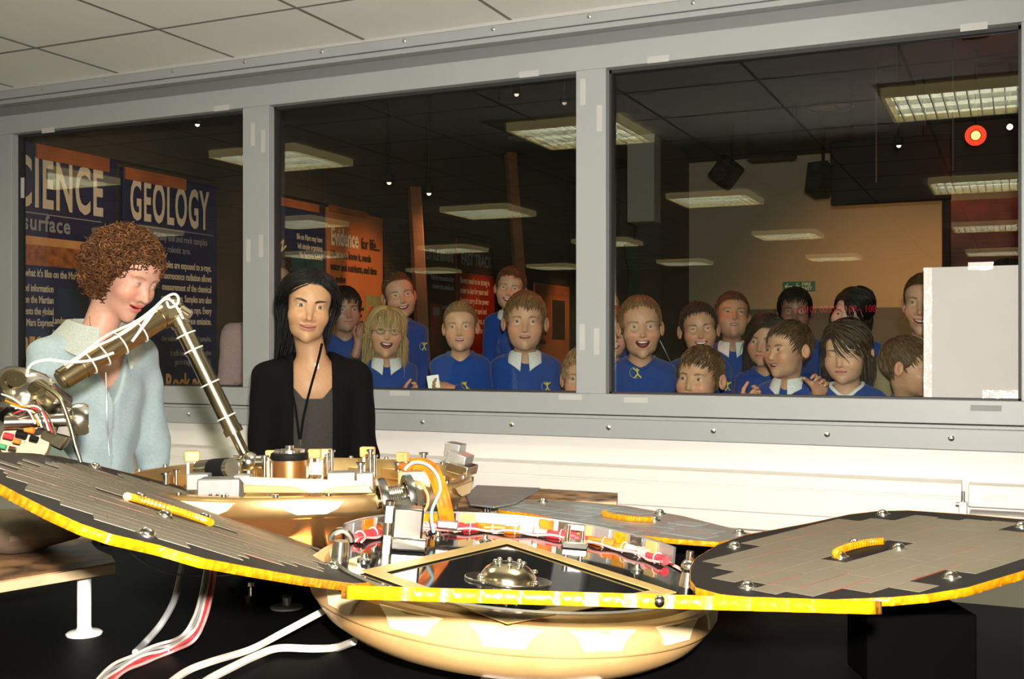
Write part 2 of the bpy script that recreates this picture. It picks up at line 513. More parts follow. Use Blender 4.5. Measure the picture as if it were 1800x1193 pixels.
# ---------------------------------------------------------------- exhibition hall behind the window
EX0, EX1, EY0, EY1 = -4.82, 1.9, YF + 0.08, 12.0
EZF = 0.25                              # its floor is a raised walkway
EZC = zr(2.05)
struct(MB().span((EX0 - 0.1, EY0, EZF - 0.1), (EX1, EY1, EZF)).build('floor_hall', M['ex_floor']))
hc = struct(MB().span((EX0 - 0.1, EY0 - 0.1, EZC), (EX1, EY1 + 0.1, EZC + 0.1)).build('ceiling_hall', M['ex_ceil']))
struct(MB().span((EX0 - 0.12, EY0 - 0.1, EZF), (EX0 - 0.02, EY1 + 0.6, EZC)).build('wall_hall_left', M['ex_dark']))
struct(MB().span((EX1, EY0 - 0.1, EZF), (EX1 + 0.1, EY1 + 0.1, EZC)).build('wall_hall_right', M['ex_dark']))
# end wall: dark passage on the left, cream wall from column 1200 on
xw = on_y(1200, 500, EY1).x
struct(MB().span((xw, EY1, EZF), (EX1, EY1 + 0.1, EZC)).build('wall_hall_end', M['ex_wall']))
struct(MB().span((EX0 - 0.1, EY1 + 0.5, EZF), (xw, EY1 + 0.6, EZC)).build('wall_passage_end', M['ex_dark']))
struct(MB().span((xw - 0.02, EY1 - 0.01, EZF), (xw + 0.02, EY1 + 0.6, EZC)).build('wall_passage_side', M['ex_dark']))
zd = on_y(1500, 541, EY1).z
struct(MB().span((xw + 0.02, EY1 - 0.02, EZF), (EX1, EY1, zd)).build('trim_12', M['dado']))
# hanging bulkhead and loudspeakers
pa = on_y(1125, 320, 10.6); pb_ = on_y(1200, 320, 10.6)
za = on_y(1125, 398, 10.6).z
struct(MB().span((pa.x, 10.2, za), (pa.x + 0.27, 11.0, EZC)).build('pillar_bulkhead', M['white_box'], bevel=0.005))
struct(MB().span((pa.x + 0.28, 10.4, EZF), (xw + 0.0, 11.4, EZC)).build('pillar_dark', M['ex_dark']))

def speaker(px, py, d, w, h, yaw, roll, label, grp):
    p = P(px, py, d)
    t = thing('loudspeaker', p, label, 'speaker', grp)
    Mx = Euler((R(-15), R(roll), R(yaw))).to_matrix()
    b = MB()
    prof = [(-w / 2, -0.09), (w / 2, -0.09), (w / 2 * 0.75, 0.11), (-w / 2 * 0.75, 0.11)]
    b.prism([p + Mx @ Vector((x, y, -h / 2)) for x, y in prof], Mx @ Vector((0, 0, h)))
    b.build('cabinet', M['black_box'], t, bevel=0.015)
    for z, r in ((-h * 0.18, w * 0.36), (h * 0.27, w * 0.2)):
        c = MB(); c.lathe([(0.001, 0.012), (r * 0.35, 0.004), (r * 0.85, 0.012), (r, 0.006), (r, 0.0)], 20, p + Mx @ Vector((0, -0.092, z)), Mx @ Vector((0, -1, 0)))
        c.build('cone', M['ex_ceil'], t)
    br = MB().cyl(p + Mx @ Vector((0, 0.08, 0)), p + Vector((0, 0.2, 0.22)), 0.012, seg=8)
    br.cyl(p + Vector((0, 0.2, 0.22)), Vector((p.x, p.y + 0.2, EZC)), 0.014, seg=8)
    br.build('bracket', M['black_box'], t)
speaker(1277, 303, 10.0, 0.2, 0.24, -20, 35, 'small black loudspeaker tilted on a ceiling bracket', 'hall loudspeakers')
speaker(1441, 316, 9.6, 0.19, 0.28, -12, 0, 'upright black loudspeaker beside the big hanging screen', 'hall loudspeakers')
# hanging screen
c0 = on_y(1462, 362, 8.9); c1 = on_y(1662, 345, 8.9)
scr = thing('hanging_screen', ((c0.x + c1.x) / 2, 8.9, EZC), 'large black projection screen back hanging from the hall ceiling', 'screen')
wS = c1.x - c0.x
MB().span((c0.x, 8.85, c0.z), (c1.x + 0.04, 8.93, zr(1.60))).build('screen_body', M['black_box'], scr, bevel=0.01)
for dx in (0.15, wS - 0.15):
    MB().cyl((c0.x + dx, 8.89, zr(1.60)), (c0.x + dx, 8.89, EZC), 0.012, seg=8).build('hanger', M['black_box'], scr)
bk = MB().span((on_y(1318, 270, 9.5).x, 9.4, on_y(1318, 282, 9.5).z), (on_y(1398, 270, 9.5).x, 9.6, EZC))
tag(bk.build('ceiling_box', M['black_box'], org=(on_y(1358, 270, 9.5).x, 9.5, EZC), bevel=0.01), 'flat black box under the hall ceiling left of the upright loudspeaker', 'box')
# dark mottled panel at the right with frame post
M['mottle'] = mat('dark_mottled_print', (0.05, 0.016, 0.008), 0.6, noise=(6, (0.14, 0.05, 0.02), 1, 5))
q0 = on_y(1664, 480, 9.0); 
pn = thing('display_board', (q0.x + 0.6, 9.0, EZF), 'dark brown mottled display panel above the white paper sheet', 'panel')
MB().span((q0.x + 0.03, 8.98, EZF), (1.7, 9.02, on_y(1700, 352, 9.0).z)).build('panel_board', M['mottle'], pn, bevel=0.004)
MB().span((q0.x - 0.03, 8.96, EZF), (q0.x + 0.03, 9.04, on_y(1664, 352, 9.0).z)).build('panel_post', M['black_box'], pn, bevel=0.004)
struct(MB().span((on_y(1545, 270, 10.9).x, 10.85, on_y(1600, 330, 10.9).z), (EX1, 10.95, EZC)).build('trim_13', M['ex_dark']))
# coloured lamps
def lamp(px, py, d, r, col, es, label):
    p = P(px, py, d)
    t = thing('spot_lamp', p, label, 'lamp', 'coloured spot lamps in the hall')
    m = mat('lamp_glow', col, 0.4, emit=col, es=es)
    MB().ball(p, r, 16, 10).build('bulb', m, t)
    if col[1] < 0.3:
        gm = mat('red_halo_glow', (0.8, 0.02, 0.01), 0.3, emit=(1.0, 0.03, 0.005), es=1.6)  # glowing ring added round the bulb as the lamp's red glare halo
        MB().lathe([(r * 1.2, 0), (r * 2.3, 0.004), (r * 2.3, 0.012), (r * 1.2, 0.012)], 28, p + (p - Vector((0, 0, CAMZ))).normalized() * 0.02, (p - Vector((0, 0, CAMZ))).normalized()).build('red_halo_ring', gm, t)
    away = (p - Vector((0, 0, CAMZ))).normalized()
    h = MB(); h.lathe([(r * 1.15, -0.01), (r * 1.25, 0.02), (r * 1.1, 0.09), (0.02, 0.13), (0.001, 0.13)], 18, p + away * 0.01, away)
    h.build('lamp_can', M['black_box'], t)
    MB().cyl(p + away * 0.08, (p.x, p.y + 0.08, EZC), 0.008, seg=8).build('stem', M['black_box'], t)
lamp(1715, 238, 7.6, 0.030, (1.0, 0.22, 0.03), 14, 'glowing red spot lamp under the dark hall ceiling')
lamp(1775, 223, 7.9, 0.020, (1.0, 0.75, 0.5), 14, 'small white spot lamp right of the red lamp')
lamp(1802, 234, 7.8, 0.026, (1.0, 0.35, 0.05), 20, 'orange spot lamp at the right edge of the window')
light('red_lamp_light', 'POINT', P(1715, 238, 7.6) + Vector((0, 0.25, -0.10)), 9, (1.0, 0.10, 0.03), 0.04)
# round ceiling fittings
def ceil_ring(px, py, r, label):
    p = on_z(px, py, EZC)
    t = thing('ceiling_speaker', p, label, 'ceiling speaker')
    c = MB(); c.lathe([(r, 0.0), (r, -0.012), (r * 0.85, -0.018), (r * 0.8, -0.004), (r * 0.4, -0.003)], 32, p)
    c.build('ring', mat('dull_grey_ring', (0.06, 0.06, 0.055), 0.5), t)
    c = MB(); c.lathe([(r * 0.38, -0.003), (r * 0.36, -0.016), (0.001, -0.02)], 24, p)
    c.build('centre', mat('dull_brass_centre', (0.16, 0.10, 0.03), 0.4, 0.5), t)
ceil_ring(1458, 188, 0.20, 'round ring fitting with a brass centre on the dark hall ceiling')
ceil_ring(917, 242, 0.13, 'thin dark ring fitting on the hall ceiling left of the second mullion')
def down(px, py, es, label):
    p = P(px, py, 6.2)
    t = thing('downlight', p, label, 'ceiling light', 'small hall spotlights')
    c = MB(); c.lathe([(0.012, 0.05), (0.026, 0.045), (0.03, 0.0), (0.024, -0.004), (0.022, 0.0)], 20, p); c.cyl(p + Vector((0, 0, 0.045)), (p.x, p.y, EZC), 0.006, seg=8); c.build('housing', M['black_box'], t)
    MB().ball(p + Vector((0, 0, -0.002)), 0.013, 12, 8).build('bulb', mat('small_bulb', (1, 0.6, 0.4), 0.4, emit=(1, 0.75, 0.6), es=es), t)
for q, lb in (((908, 165, 1.2), 'small round spotlight left of the second mullion near the rail'), ((992, 180, .3), 'dim small spotlight close to the second mullion'), ((347, 218, 1.5), 'small spotlight in the leftmost window pane'), ((1580, 255, 1.5), 'small spotlight over the big hanging screen'), ((684, 320, 1.5), 'small spotlight over the orange poster'), ((754, 339, 2), 'small spotlight over the leaning orange beam')):
    down(*q, lb)
# slim rods hanging from the hall ceiling
for px, y0, y1, d in ((1540, 150, 320, 8.0), (1675, 240, 300, 7.0)):
    p = P(px, y1, d)
    tag(MB().cyl(p, (p.x, p.y, EZC), 0.006, seg=6).build('hanging_rod', M['dado'], org=(p.x, p.y, EZC)), 'thin grey rod hanging before the big screen' if px < 1600 else 'thin grey rod hanging left of the red lamp', 'rod')
# leaning timber beams in the hall
M['beam'] = mat('orange_brown_timber', (0.24, 0.085, 0.03), 0.6, noise=(5, (0.16, 0.055, 0.02), 1, 4))
def beam(p0, p1, w, label):
    m_ = MB()
    a, u, v = frame_of(p1 - p0)
    Mx = Matrix((u, v, a)).transposed()
    m_.box((p0 + p1) / 2, (w, w, (p1 - p0).length), M=Mx)
    tag(m_.build('timber_beam', M['beam'], org=p0, bevel=0.006), label, 'beam', 'leaning timber beams in the hall')
beam(P(745, 640, 8.4), P(728, 330, 8.6), 0.09, 'orange timber beam leaning between two posters')
beam(P(925, 640, 9.8), P(897, 270, 10.2), 0.09, 'brown timber beam leaning right of the red poster')
# green clinging figure shape on the dark passage wall: a plain green banner
M['green'] = mat('dull_green_cloth', (0.012, 0.05, 0.014), 0.8, noise=(4, (0.008, 0.025, 0.01), 1, 4))
bn = thing('green_banner', P(1118, 700, 11.0), 'dull green hanging cloth in the dark passage left of the cream wall', 'banner')
pts = [(1096, 428), (1112, 420), (1128, 436), (1136, 470), (1130, 520), (1138, 600), (1108, 600), (1100, 540), (1106, 480)]
MB().prism([P(x, y, 11.0) for x, y in pts], fwd * 0.03).build('cloth', M['green'], bn)
MB().cyl(P(1116, 424, 11.02), (P(1116, 424, 11.02).x, P(1116, 424, 11.02).y, EZC), 0.01, seg=8).build('cord', M['black_box'], bn)

# ---- posters on the left wall of the hall ------------------------------------
M['navy'] = mat('navy_print', (0.008, 0.018, 0.085), 0.35, noise=(3, (0.006, 0.013, 0.06), 1, 3))
M['navy2'] = mat('dark_blue_picture', (0.010, 0.045, 0.11), 0.35, noise=(5, (0.005, 0.02, 0.07), 1, 4))
M['cream_ink'] = mat('cream_ink', (0.62, 0.52, 0.40), 0.6)
M['dim_ink'] = mat('grey_ink', (0.26, 0.25, 0.26), 0.6)
M['black_ink'] = mat('black_ink', (0.015, 0.012, 0.01), 0.6)
M['gold_ink'] = mat('gold_ink', (0.62, 0.38, 0.14), 0.5)
M['orange_p'] = mat('orange_print', (0.50, 0.17, 0.055), 0.4, noise=(2.5, (0.42, 0.12, 0.04), 1, 3))
M['brown_p'] = mat('dark_brown_print', (0.05, 0.022, 0.012), 0.4, noise=(3, (0.035, 0.016, 0.01), 1, 3))
M['red_p'] = mat('dark_red_print', (0.16, 0.018, 0.010), 0.4, noise=(2, (0.34, 0.04, 0.015), 1, 3))
M['teal_p'] = mat('teal_picture', (0.015, 0.065, 0.07), 0.4, noise=(14, (0.02, 0.06, 0.06), 1, 4))
M['mars_p'] = mat('mars_landscape_picture', (0.42, 0.13, 0.03), 0.5, noise=(22, (0.16, 0.04, 0.012), 1, 6))
M['mars_sky'] = mat('mars_sky_picture', (0.62, 0.30, 0.12), 0.5, noise=(6, (0.5, 0.2, 0.07), 1, 3))
M['red_spot'] = mat('bright_red_picture', (0.55, 0.02, 0.012), 0.4, noise=(10, (0.35, 0.01, 0.01), 1, 3))
M['flame_p'] = mat('flame_picture', (0.5, 0.07, 0.015), 0.4, noise=(18, (0.75, 0.25, 0.04), 1, 5))
M['ochre_p'] = mat('ochre_picture', (0.35, 0.26, 0.08), 0.4, noise=(8, (0.12, 0.24, 0.16), 1, 3))
XP = -4.80
ROTP = Euler((R(90), 0, R(90))).to_matrix()
def text(parent, body, y, z, size, m, sx=1.0, bold=0.0, xoff=0.006, align='LEFT', rot=0.0, spacing=1.0, name='lettering'):
    cu = bpy.data.curves.new(name, 'FONT')
    cu.body = body; cu.size = size; cu.offset = bold; cu.align_x = align; cu.extrude = 0.0008; cu.space_character = spacing
    cu.resolution_u = 3; cu.space_line = 1.12
    cu.materials.append(m)
    o = text_mesh(cu, name); COL.objects.link(o)
    o.parent = parent
    o.location = Vector((XP + xoff, y, z)) - ORG[parent.name]
    o.rotation_euler = (ROTP @ Matrix.Rotation(rot, 3, 'Z')).to_euler()
    o.scale = (sx, 1, 1)
    return o
def py_(px, py): 
    p = on_x(px, py, XP); return p.y, p.z
def poster(px0, px1, ztop, zbot, m, label, name='poster'):
    y0 = py_(px0, 600)[0]; y1 = py_(px1, 600)[0]
    t = thing(name, (XP, (y0 + y1) / 2, zbot), label, 'poster', 'posters on the hall wall')
    MB().span((XP - 0.02, y0, zbot), (XP, y1, ztop)).build('poster_board', m, t, bevel=0.002)
    return t, y0, y1
def rect(t, m, ya, yb, za, zb_, name='picture', x=0.003):
    return MB().span((XP, ya, min(za, zb_)), (XP + x, yb, max(za, zb_))).build(name, m, t)
def ztop_at(px, py): return py_(px, py)[1]

# SCIENCE
y0 = 3.78
t = thing('poster', (XP, 4.35, 1.0), 'navy poster headed SCIENCE behind the pale blue cardigan', 'poster', 'posters on the hall wall')
y1 = py_(206, 400)[0]
MB().span((XP - 0.02, y0, 0.7), (XP, y1, zr(1.12))).build('poster_board', M['navy'], t, bevel=0.002)
yE, zE = py_(180, 345); yS, zS = py_(40, 318)
text(t, 'SCIENCE', py_(180, 340)[0], zr(0.765), 0.37, M['cream_ink'], 0.45, 0.009, align='RIGHT', spacing=1.12)
rect(t, M['dim_ink'], y0 + 0.04, py_(178, 340)[0], zr(0.722), zr(0.728), 'rule')
text(t, 'On the surface', py_(122, 350)[0], zr(0.635), 0.12, M['dim_ink'], 0.85, 0.003, align='RIGHT', spacing=1.1)
rect(t, M['mars_p'], y0 + 0.04, py_(174, 380)[0], zr(0.445), zr(0.585))
rect(t, M['mars_sky'], y0 + 0.04, py_(174, 380)[0], zr(0.555), zr(0.600), x=0.004)
text(t, "Find out what it's like on the Martian surface.", py_(174, 400)[0], zr(0.385), 0.058, M['cream_ink'], 0.62, 0.001, align='RIGHT')
text(t, 'Gathering detailed information\nfrom pictures on the Martian\nsurface complements the global\nviews of Mars Express.', py_(93, 430)[0], zr(0.305), 0.055, M['cream_ink'], 0.6, 0.001, align='RIGHT')
rect(t, M['navy2'], py_(95, 430)[0] + 0.02, y1 - 0.06, zr(0.18), zr(0.33))
rect(t, M['navy2'], y0 + 0.05, py_(86, 480)[0], zr(0.0), zr(0.16))
text(t, 'Lander environment:\ntemperature, pressure,\ndust and radiation.', py_(91, 480)[0], zr(0.135), 0.055, M['cream_ink'], 0.62, 0.001)
text(t, 'STEREO', py_(76, 525)[0], zr(-0.045), 0.15, M['gold_ink'], 0.5, 0.006, align='RIGHT')
text(t, 'CAMERAS', py_(76, 545)[0], zr(-0.175), 0.14, M['gold_ink'], 0.5, 0.006, align='RIGHT')
text(t, 'Wind', py_(82, 535)[0], zr(-0.02), 0.08, M['gold_ink'], 0.7, 0.003)
text(t, 'Two cameras give a\nview in depth of the\nlanding site.', py_(44, 600)[0], zr(-0.30), 0.055, M['cream_ink'], 0.6, 0.001)
# orange header bars on the wall above the posters
M['bar'] = mat('orange_header_bar', (0.42, 0.12, 0.03), 0.6, noise=(3, (0.25, 0.06, 0.02), 1, 3))
rect(t, M['bar'], py_(62, 260)[0], py_(190, 290)[0], zr(1.02), zr(1.10), 'header_bar', x=0.012)

# GEOLOGY
t, y0, y1 = poster(216, 381, zr(1.07), 0.7, M['navy'], 'navy poster headed GEOLOGY right of the pale blue cardigan')
text(t, 'GEOLOGY', y0 + 0.05, zr(0.775), 0.34, M['cream_ink'], 0.40, 0.008, spacing=1.15)
rect(t, M['dim_ink'], y0 + 0.04, y1 - 0.04, zr(0.735), zr(0.740), 'rule')
text(t, 'Beagle 2 will study soil and rock samples\nwithin reach of its robotic arm.', y0 + 0.05, zr(0.665), 0.062, M['dim_ink'], 0.68, 0.0)
text(t, 'Samples are exposed to x-rays.\nFluorescence radiation allows\nmeasurement of the chemical\ncomposition. Samples are also\nprobed with gamma rays. Every\nisotope has a unique emission.', y1 - 0.06, zr(0.50), 0.062, M['cream_ink'], 0.62, 0.001, align='RIGHT')
text(t, 'the colour and texture of samples.', y1 - 0.06, zr(0.045), 0.05, M['dim_ink'], 0.66, 0.0, align='RIGHT')
text(t, 'It tells how much radioactive\ngas is trapped in the rock.', y1 - 0.06, zr(-0.045), 0.05, M['dim_ink'], 0.66, 0.0, align='RIGHT')
text(t, 'Rock ages', y1 - 0.06, zr(-0.27), 0.16, M['gold_ink'], 0.66, 0.004, align='RIGHT')
text(t, 'Minerals that formed on the planet\nare dated from gas in the rock.', y1 - 0.06, zr(-0.40), 0.05, M['dim_ink'], 0.66, 0.0, align='RIGHT')
rect(t, M['navy2'], y0 + 0.05, y0 + 0.35, zr(0.1), zr(0.5))
rect(t, M['bar'], y0 + 0.01, py_(325, 310)[0], zr(1.00), zr(1.07), 'header_bar', x=0.012)

# round emblem poster
t, y0, y1 = poster(455, 572, zr(1.02), 0.7, M['navy'], 'blue poster with an orange round emblem beside the first mullion')
zc_ = zr(0.56); yc = y0 + 0.02
def half(r, x, name, m_):
    pts = [Vector((XP, yc + r * math.sin(a_), zc_ + r * math.cos(a_))) for a_ in np.linspace(0, math.pi, 30)]
    MB().prism(pts, (x, 0, 0)).build(name, m_, t)
half(0.36, 0.003, 'emblem_ring', M['black_ink']); half(0.24, 0.005, 'emblem_disc', mat('emblem_orange', (0.62, 0.27, 0.09), 0.5))
for ch, a in zip('LIFE ON MARS', [150 - 19 * k for k in range(12)]):
    if ch == ' ' or a > 82: continue
    ra = R(a)
    text(t, ch, yc + 0.265 * math.cos(ra), zc_ + 0.265 * math.sin(ra), 0.10, M['cream_ink'], 0.9, 0.003, rot=ra - R(90), align='CENTER', xoff=0.008)
text(t, 'life on Mars may have\nleft simple organisms\nlike bacteria behind', y1 - 0.05, zr(0.80), 0.06, M['cream_ink'], 0.62, 0.001, align='RIGHT')
rect(t, M['teal_p'], py_(512, 430)[0], py_(535, 430)[0], zr(0.42), zr(0.68)); rect(t, M['teal_p'], py_(538, 430)[0], y1 - 0.03, zr(0.42), zr(0.68))
rect(t, M['teal_p'], py_(512, 430)[0], py_(532, 430)[0], zr(0.12), zr(0.38)); rect(t, M['teal_p'], py_(536, 430)[0], y1 - 0.04, zr(0.14), zr(0.36))
rect(t, M['bar'], y0 + 0.1, y1 - 0.1, zr(1.02), zr(1.08), 'header_bar', x=0.012)

# Evidence for life
t, y0, y1 = poster(575, 673, zr(1.08), 0.7, M['orange_p'], 'orange poster headed Evidence for life behind the black cardigan')
text(t, 'Evidence', y0 + 0.04, zr(0.80), 0.19, M['cream_ink'], 0.58, 0.006)
text(t, 'for life...', y0 + 0.48, zr(0.80), 0.13, M['black_ink'], 0.65, 0.002)
text(t, 'Life, as we know it, needs\nwater and nutrients, and time\nto evolve', y0 + 0.04, zr(0.70), 0.085, M['black_ink'], 0.66, 0.002)
rect(t, M['flame_p'], y0 + 0.03, y0 + 0.28, zr(0.0), zr(0.42))
text(t, 'Traces of early\nlife may be found\nin rocks below\nthe surface, safe\nfrom the rays that\nscour the planet.', y0 + 0.31, zr(0.36), 0.05, M['black_ink'], 0.6, 0.001)
rect(t, M['ochre_p'], y0 + 0.55, y1 - 0.04, zr(-0.02), zr(0.43))
c = MB(); c.lathe([(0.001, 0.006), (0.10, 0.005), (0.11, 0)], 30, (XP, (y0 + 0.55 + y1 - 0.04) / 2, zr(0.2)), (1, 0, 0))
for v in c.v: v.z = zr(0.2) + (v.z - zr(0.2)) * 1.35
c.build('picture', M['red_spot'], t)
rect(t, M['bar'], y0 + 0.02, y1 - 0.25, zr(1.05), zr(1.10), 'header_bar', x=0.012)

# Little brains / Fast track
t, y0, y1 = poster(738, 801, zr(1.05), 0.7, M['brown_p'], 'dark brown poster headed LITTLE BRAINS left of the red poster')
text(t, 'LITTLE BRAINS', y1 - 0.05, zr(0.80), 0.13, M['dim_ink'], 0.62, 0.004, align='RIGHT')
text(t, 'Made by thousands of tiny\nworkers on a small scale', y1 - 0.05, zr(0.62), 0.07, M['dim_ink'], 0.6, 0.001, align='RIGHT')
rect(t, M['red_p'], y0 + 0.2, y0 + 0.42, zr(-0.05), zr(0.4)); rect(t, M['dim_ink'], y0 + 0.24, y0 + 0.36, zr(0.30), zr(0.37), x=0.005)
text(t, 'A small computer\nhas to find the\nway over rough\nground and avoid\nstones alone', y1 - 0.05, zr(0.36), 0.055, M['dim_ink'], 0.6, 0.0, align='RIGHT')
t, y0, y1 = poster(803, 869, zr(1.04), 0.7, M['red_p'], 'dark red poster headed FAST TRACK behind the people in blue')
rect(t, M['brown_p'], y0, y1, zr(0.72), zr(1.04), 'header_field')
text(t, 'FAST TRACK', y0 + 0.08, zr(0.80), 0.16, M['dim_ink'], 0.72, 0.005, xoff=0.008)
text(t, 'Rovers need to be strong in\norder to last for years and\nhave to carry all the power\nfor driving over sand and\nrocks by themselves, so a\nlight frame is best for the\njob.', y0 + 0.06, zr(0.62), 0.085, M['cream_ink'], 0.66, 0.001)
text(t, 'Radio signals have to travel far\nfor minutes before the team\nsees where it went and how the\nwheels behaved.', y0 + 0.06, zr(-0.10), 0.085, M['cream_ink'], 0.62, 0.001)
t, y0, y1 = poster(940, 1001, zr(0.72), 0.7, M['orange_p'], 'small brown poster of pictures left of the second mullion')
rect(t, M['brown_p'], y0 + 0.5, y1 - 0.15, zr(0.1), zr(0.55)); rect(t, M['bar'], y0, y1, zr(0.60), zr(0.70), 'header_bar')
text(t, 'Rocks from\nother worlds\nare kept in\ncases for all\nto see here', y0 + 0.06, zr(0.45), 0.09, M['black_ink'], 0.6, 0.001)
# dark wall panels between the posters
for pa_, pb2, m_ in ((381, 452, 'ex_dark'), (676, 730, 'ex_dark')):
    ya = py_(pa_ + 3, 600)[0]; yb = py_(pb2 - 3, 600)[0]
    struct(MB().span((XP - 0.03, ya, EZF), (XP - 0.01, yb, zr(1.15))).build('wall_hall_panel', M[m_], bevel=0.003))
struct(MB().span((XP - 0.03, EY0, zr(1.10)), (XP + 0.02, EY1, zr(1.34))).build('trim_14', M['ex_dark']))

# fire exit sign
p = on_y(1405, 503, EY1 - 0.03)
t = thing('exit_sign', p, 'green fire exit sign with white arrow on the cream end wall', 'sign')
M['sign_green'] = mat('exit_sign_green', (0.01, 0.10, 0.045), 0.4, emit=(0.02, 0.20, 0.10), es=0.10)
M['sign_white'] = mat('exit_sign_white', (0.7, 0.75, 0.65), 0.4)
w_, h_ = 0.33, 0.10
MB().box(p, (w_, 0.02, h_)).build('sign_board', M['sign_green'], t, bevel=0.002)
def sgn(poly, name):
    MB().prism([p + Vector((x, -0.0105, z)) for x, z in poly], Vector((0, -0.001, 0))).build(name, M['sign_white'], t)
sgn([(-0.155, 0), (-0.115, 0.036), (-0.115, 0.024), (-0.135, 0.006), (-0.07, 0.006), (-0.07, -0.006), (-0.135, -0.006), (-0.115, -0.024), (-0.115, -0.036)], 'arrow')
mn = MB()
yy = p.y - 0.0115
def seg_(x0, z0, x1, z1, r=0.005): mn.cyl((p.x + x0, yy, p.z + z0), (p.x + x1, yy, p.z + z1), r, seg=6)
seg_(-0.02, 0.012, -0.012, -0.012, 0.008); seg_(-0.012, -0.012, -0.03, -0.022); seg_(-0.03, -0.022, -0.034, -0.04); seg_(-0.012, -0.012, 0.006, -0.04); seg_(-0.02, 0.012, -0.04, 0.004, 0.004); seg_(-0.02, 0.012, 0.004, 0.0, 0.004)
mn.ball((p.x - 0.022, yy, p.z + 0.03), 0.009, 10, 6)
mn.build('running_figure', M['sign_white'], t)
for body, z in (('FIRE', 0.004), ('EXIT', -0.042)):
    cu = bpy.data.curves.new('lettering', 'FONT'); cu.body = body; cu.size = 0.05; cu.extrude = 0.0005; cu.offset = 0.001
    cu.materials.append(M['sign_white']); o = text_mesh(cu, 'lettering'); COL.objects.link(o); o.parent = t
    o.location = (0.03, -0.0115, z); o.rotation_euler = (R(90), 0, 0)

# red display clock on the clean room's back wall, read mirrored in the window
yv = 7.2 + 0.04 - (YB + 0.06)
yv = 2 * (YF + 0.054) - (YB + 0.06)
pc0 = on_y(1376, 545, yv); pc1 = on_y(1562, 545, yv)
xc = (pc0.x + pc1.x) / 2; wC = pc1.x - pc0.x; zC = pc0.z
t = thing('clock_display', (xc, YB + 0.05, zC), 'red digital clock display seen mirrored in the window', 'clock')
MB().span((xc - wC / 2 - 0.06, YB + 0.005, zC - 0.13), (xc + wC / 2 + 0.06, YB + 0.05, zC + 0.13)).build('clock_case', M['black_box'], t, bevel=0.005)
cu = bpy.data.curves.new('lettering', 'FONT'); cu.body = '801 --90 00:22:00 101010'; cu.size = 0.13; cu.align_x = 'CENTER'; cu.align_y = 'CENTER'; cu.extrude = 0.001; cu.offset = 0.002
cu.materials.append(mat('red_display_glow', (1, 0.03, 0.05), 0.5, emit=(1.0, 0.02, 0.06), es=3.5))
o = text_mesh(cu, 'lettering'); COL.objects.link(o); o.parent = t
o.location = (0, 0.003, 0); o.rotation_euler = (R(90), 0, R(180)); o.scale = (wC / (24 * 0.13 * 0.56), 1, 1)

# white sheet taped to the right pane
ps0 = on_y(1627, 703, YF + 0.04); ps1 = on_y(1627, 470, YF + 0.04)
t = thing('paper_sheet', (ps0.x + 0.2, YF + 0.05, zb), 'large glossy white laminated sheet stuck on the right window pane', 'sheet')
sheet = mat('laminated_white_card', (0.41, 0.395, 0.385), 0.45, spec=0.15, noise=(4, (0.39, 0.375, 0.365), 1, 2), bump=(14, 0.1))
MB().span((ps0.x, YF + 0.047, zb + 0.006), (0.012, YF + 0.051, ps1.z)).build('card', sheet, t)
tp = mat('clear_glossy_tape', (0.62, 0.60, 0.58), 0.08, bump=(60, 0.4))
for (x0, x1, z0, z1) in ((ps0.x - 0.006, ps0.x + 0.018, zb + 0.006, ps1.z), (ps0.x + 0.12, ps0.x + 0.19, ps1.z - 0.012, ps1.z + 0.012), (ps0.x + 0.16, ps0.x + 0.26, zb + 0.001, zb + 0.03)):
    MB().span((x0, YF + 0.0445, z0), (x1, YF + 0.0465, z1)).build('tape_strip', tp, t)
# ---------------------------------------------------------------- table, boards, lander
M['table'] = mat('black_laminate', (0.0035, 0.0035, 0.0038), 0.6, spec=0.04)
M['gold'] = mat('gold_anodised_shell', (0.80, 0.56, 0.27), 0.30, 0.92, noise=(18, (0.72, 0.47, 0.20), 1, 4))
M['copper'] = mat('copper_toned_shell', (0.62, 0.33, 0.13), 0.32, 0.9, noise=(9, (0.50, 0.22, 0.07), 1, 4))
M['shell'] = mat('pale_gold_shell', (0.56, 0.35, 0.145), 0.36, 0.2, noise=(14, (0.50, 0.29, 0.11), 1, 3))
M['shell_lip'] = mat('cream_shell_lip', (0.84, 0.66, 0.38), 0.32, 0.15)
M['steel'] = mat('polished_steel', (0.72, 0.69, 0.62), 0.18, 1.0)
M['steel_dark'] = mat('dark_steel', (0.30, 0.29, 0.27), 0.25, 1.0)
M['brass'] = mat('brassy_tube', (0.58, 0.50, 0.34), 0.2, 1.0)
M['alu'] = mat('grey_aluminium', (0.45, 0.45, 0.44), 0.4, 0.8)
M['alu_flat'] = mat('grey_sheet_metal', (0.30, 0.30, 0.30), 0.45, 0.6, noise=(40, (0.26, 0.26, 0.26), 1, 3))
M['carbon'] = mat('black_carbon_sheet', (0.013, 0.011, 0.010), 0.6, spec=0.2)
M['foam'] = mat('black_foam', (0.002, 0.002, 0.002), 0.9, spec=0.0)
M['cell'] = mat('solar_cell_grey', (0.180, 0.152, 0.114), 0.55, 0.1, spec=0.25, noise=(3, (0.150, 0.125, 0.092), 1, 3))
M['cell2'] = mat('solar_cell_wall_sheen', (0.33, 0.345, 0.355), 0.4, 0.3, noise=(5, (0.26, 0.27, 0.28), 1, 3), coat=0.2)  # paler cells for the rear petal: white wall's reflection put into the colour
M['alu_dark'] = mat('dark_grey_backing', (0.11, 0.11, 0.11), 0.5)
M['cell_line'] = mat('red_brown_cell_wire', (0.30, 0.06, 0.035), 0.4)
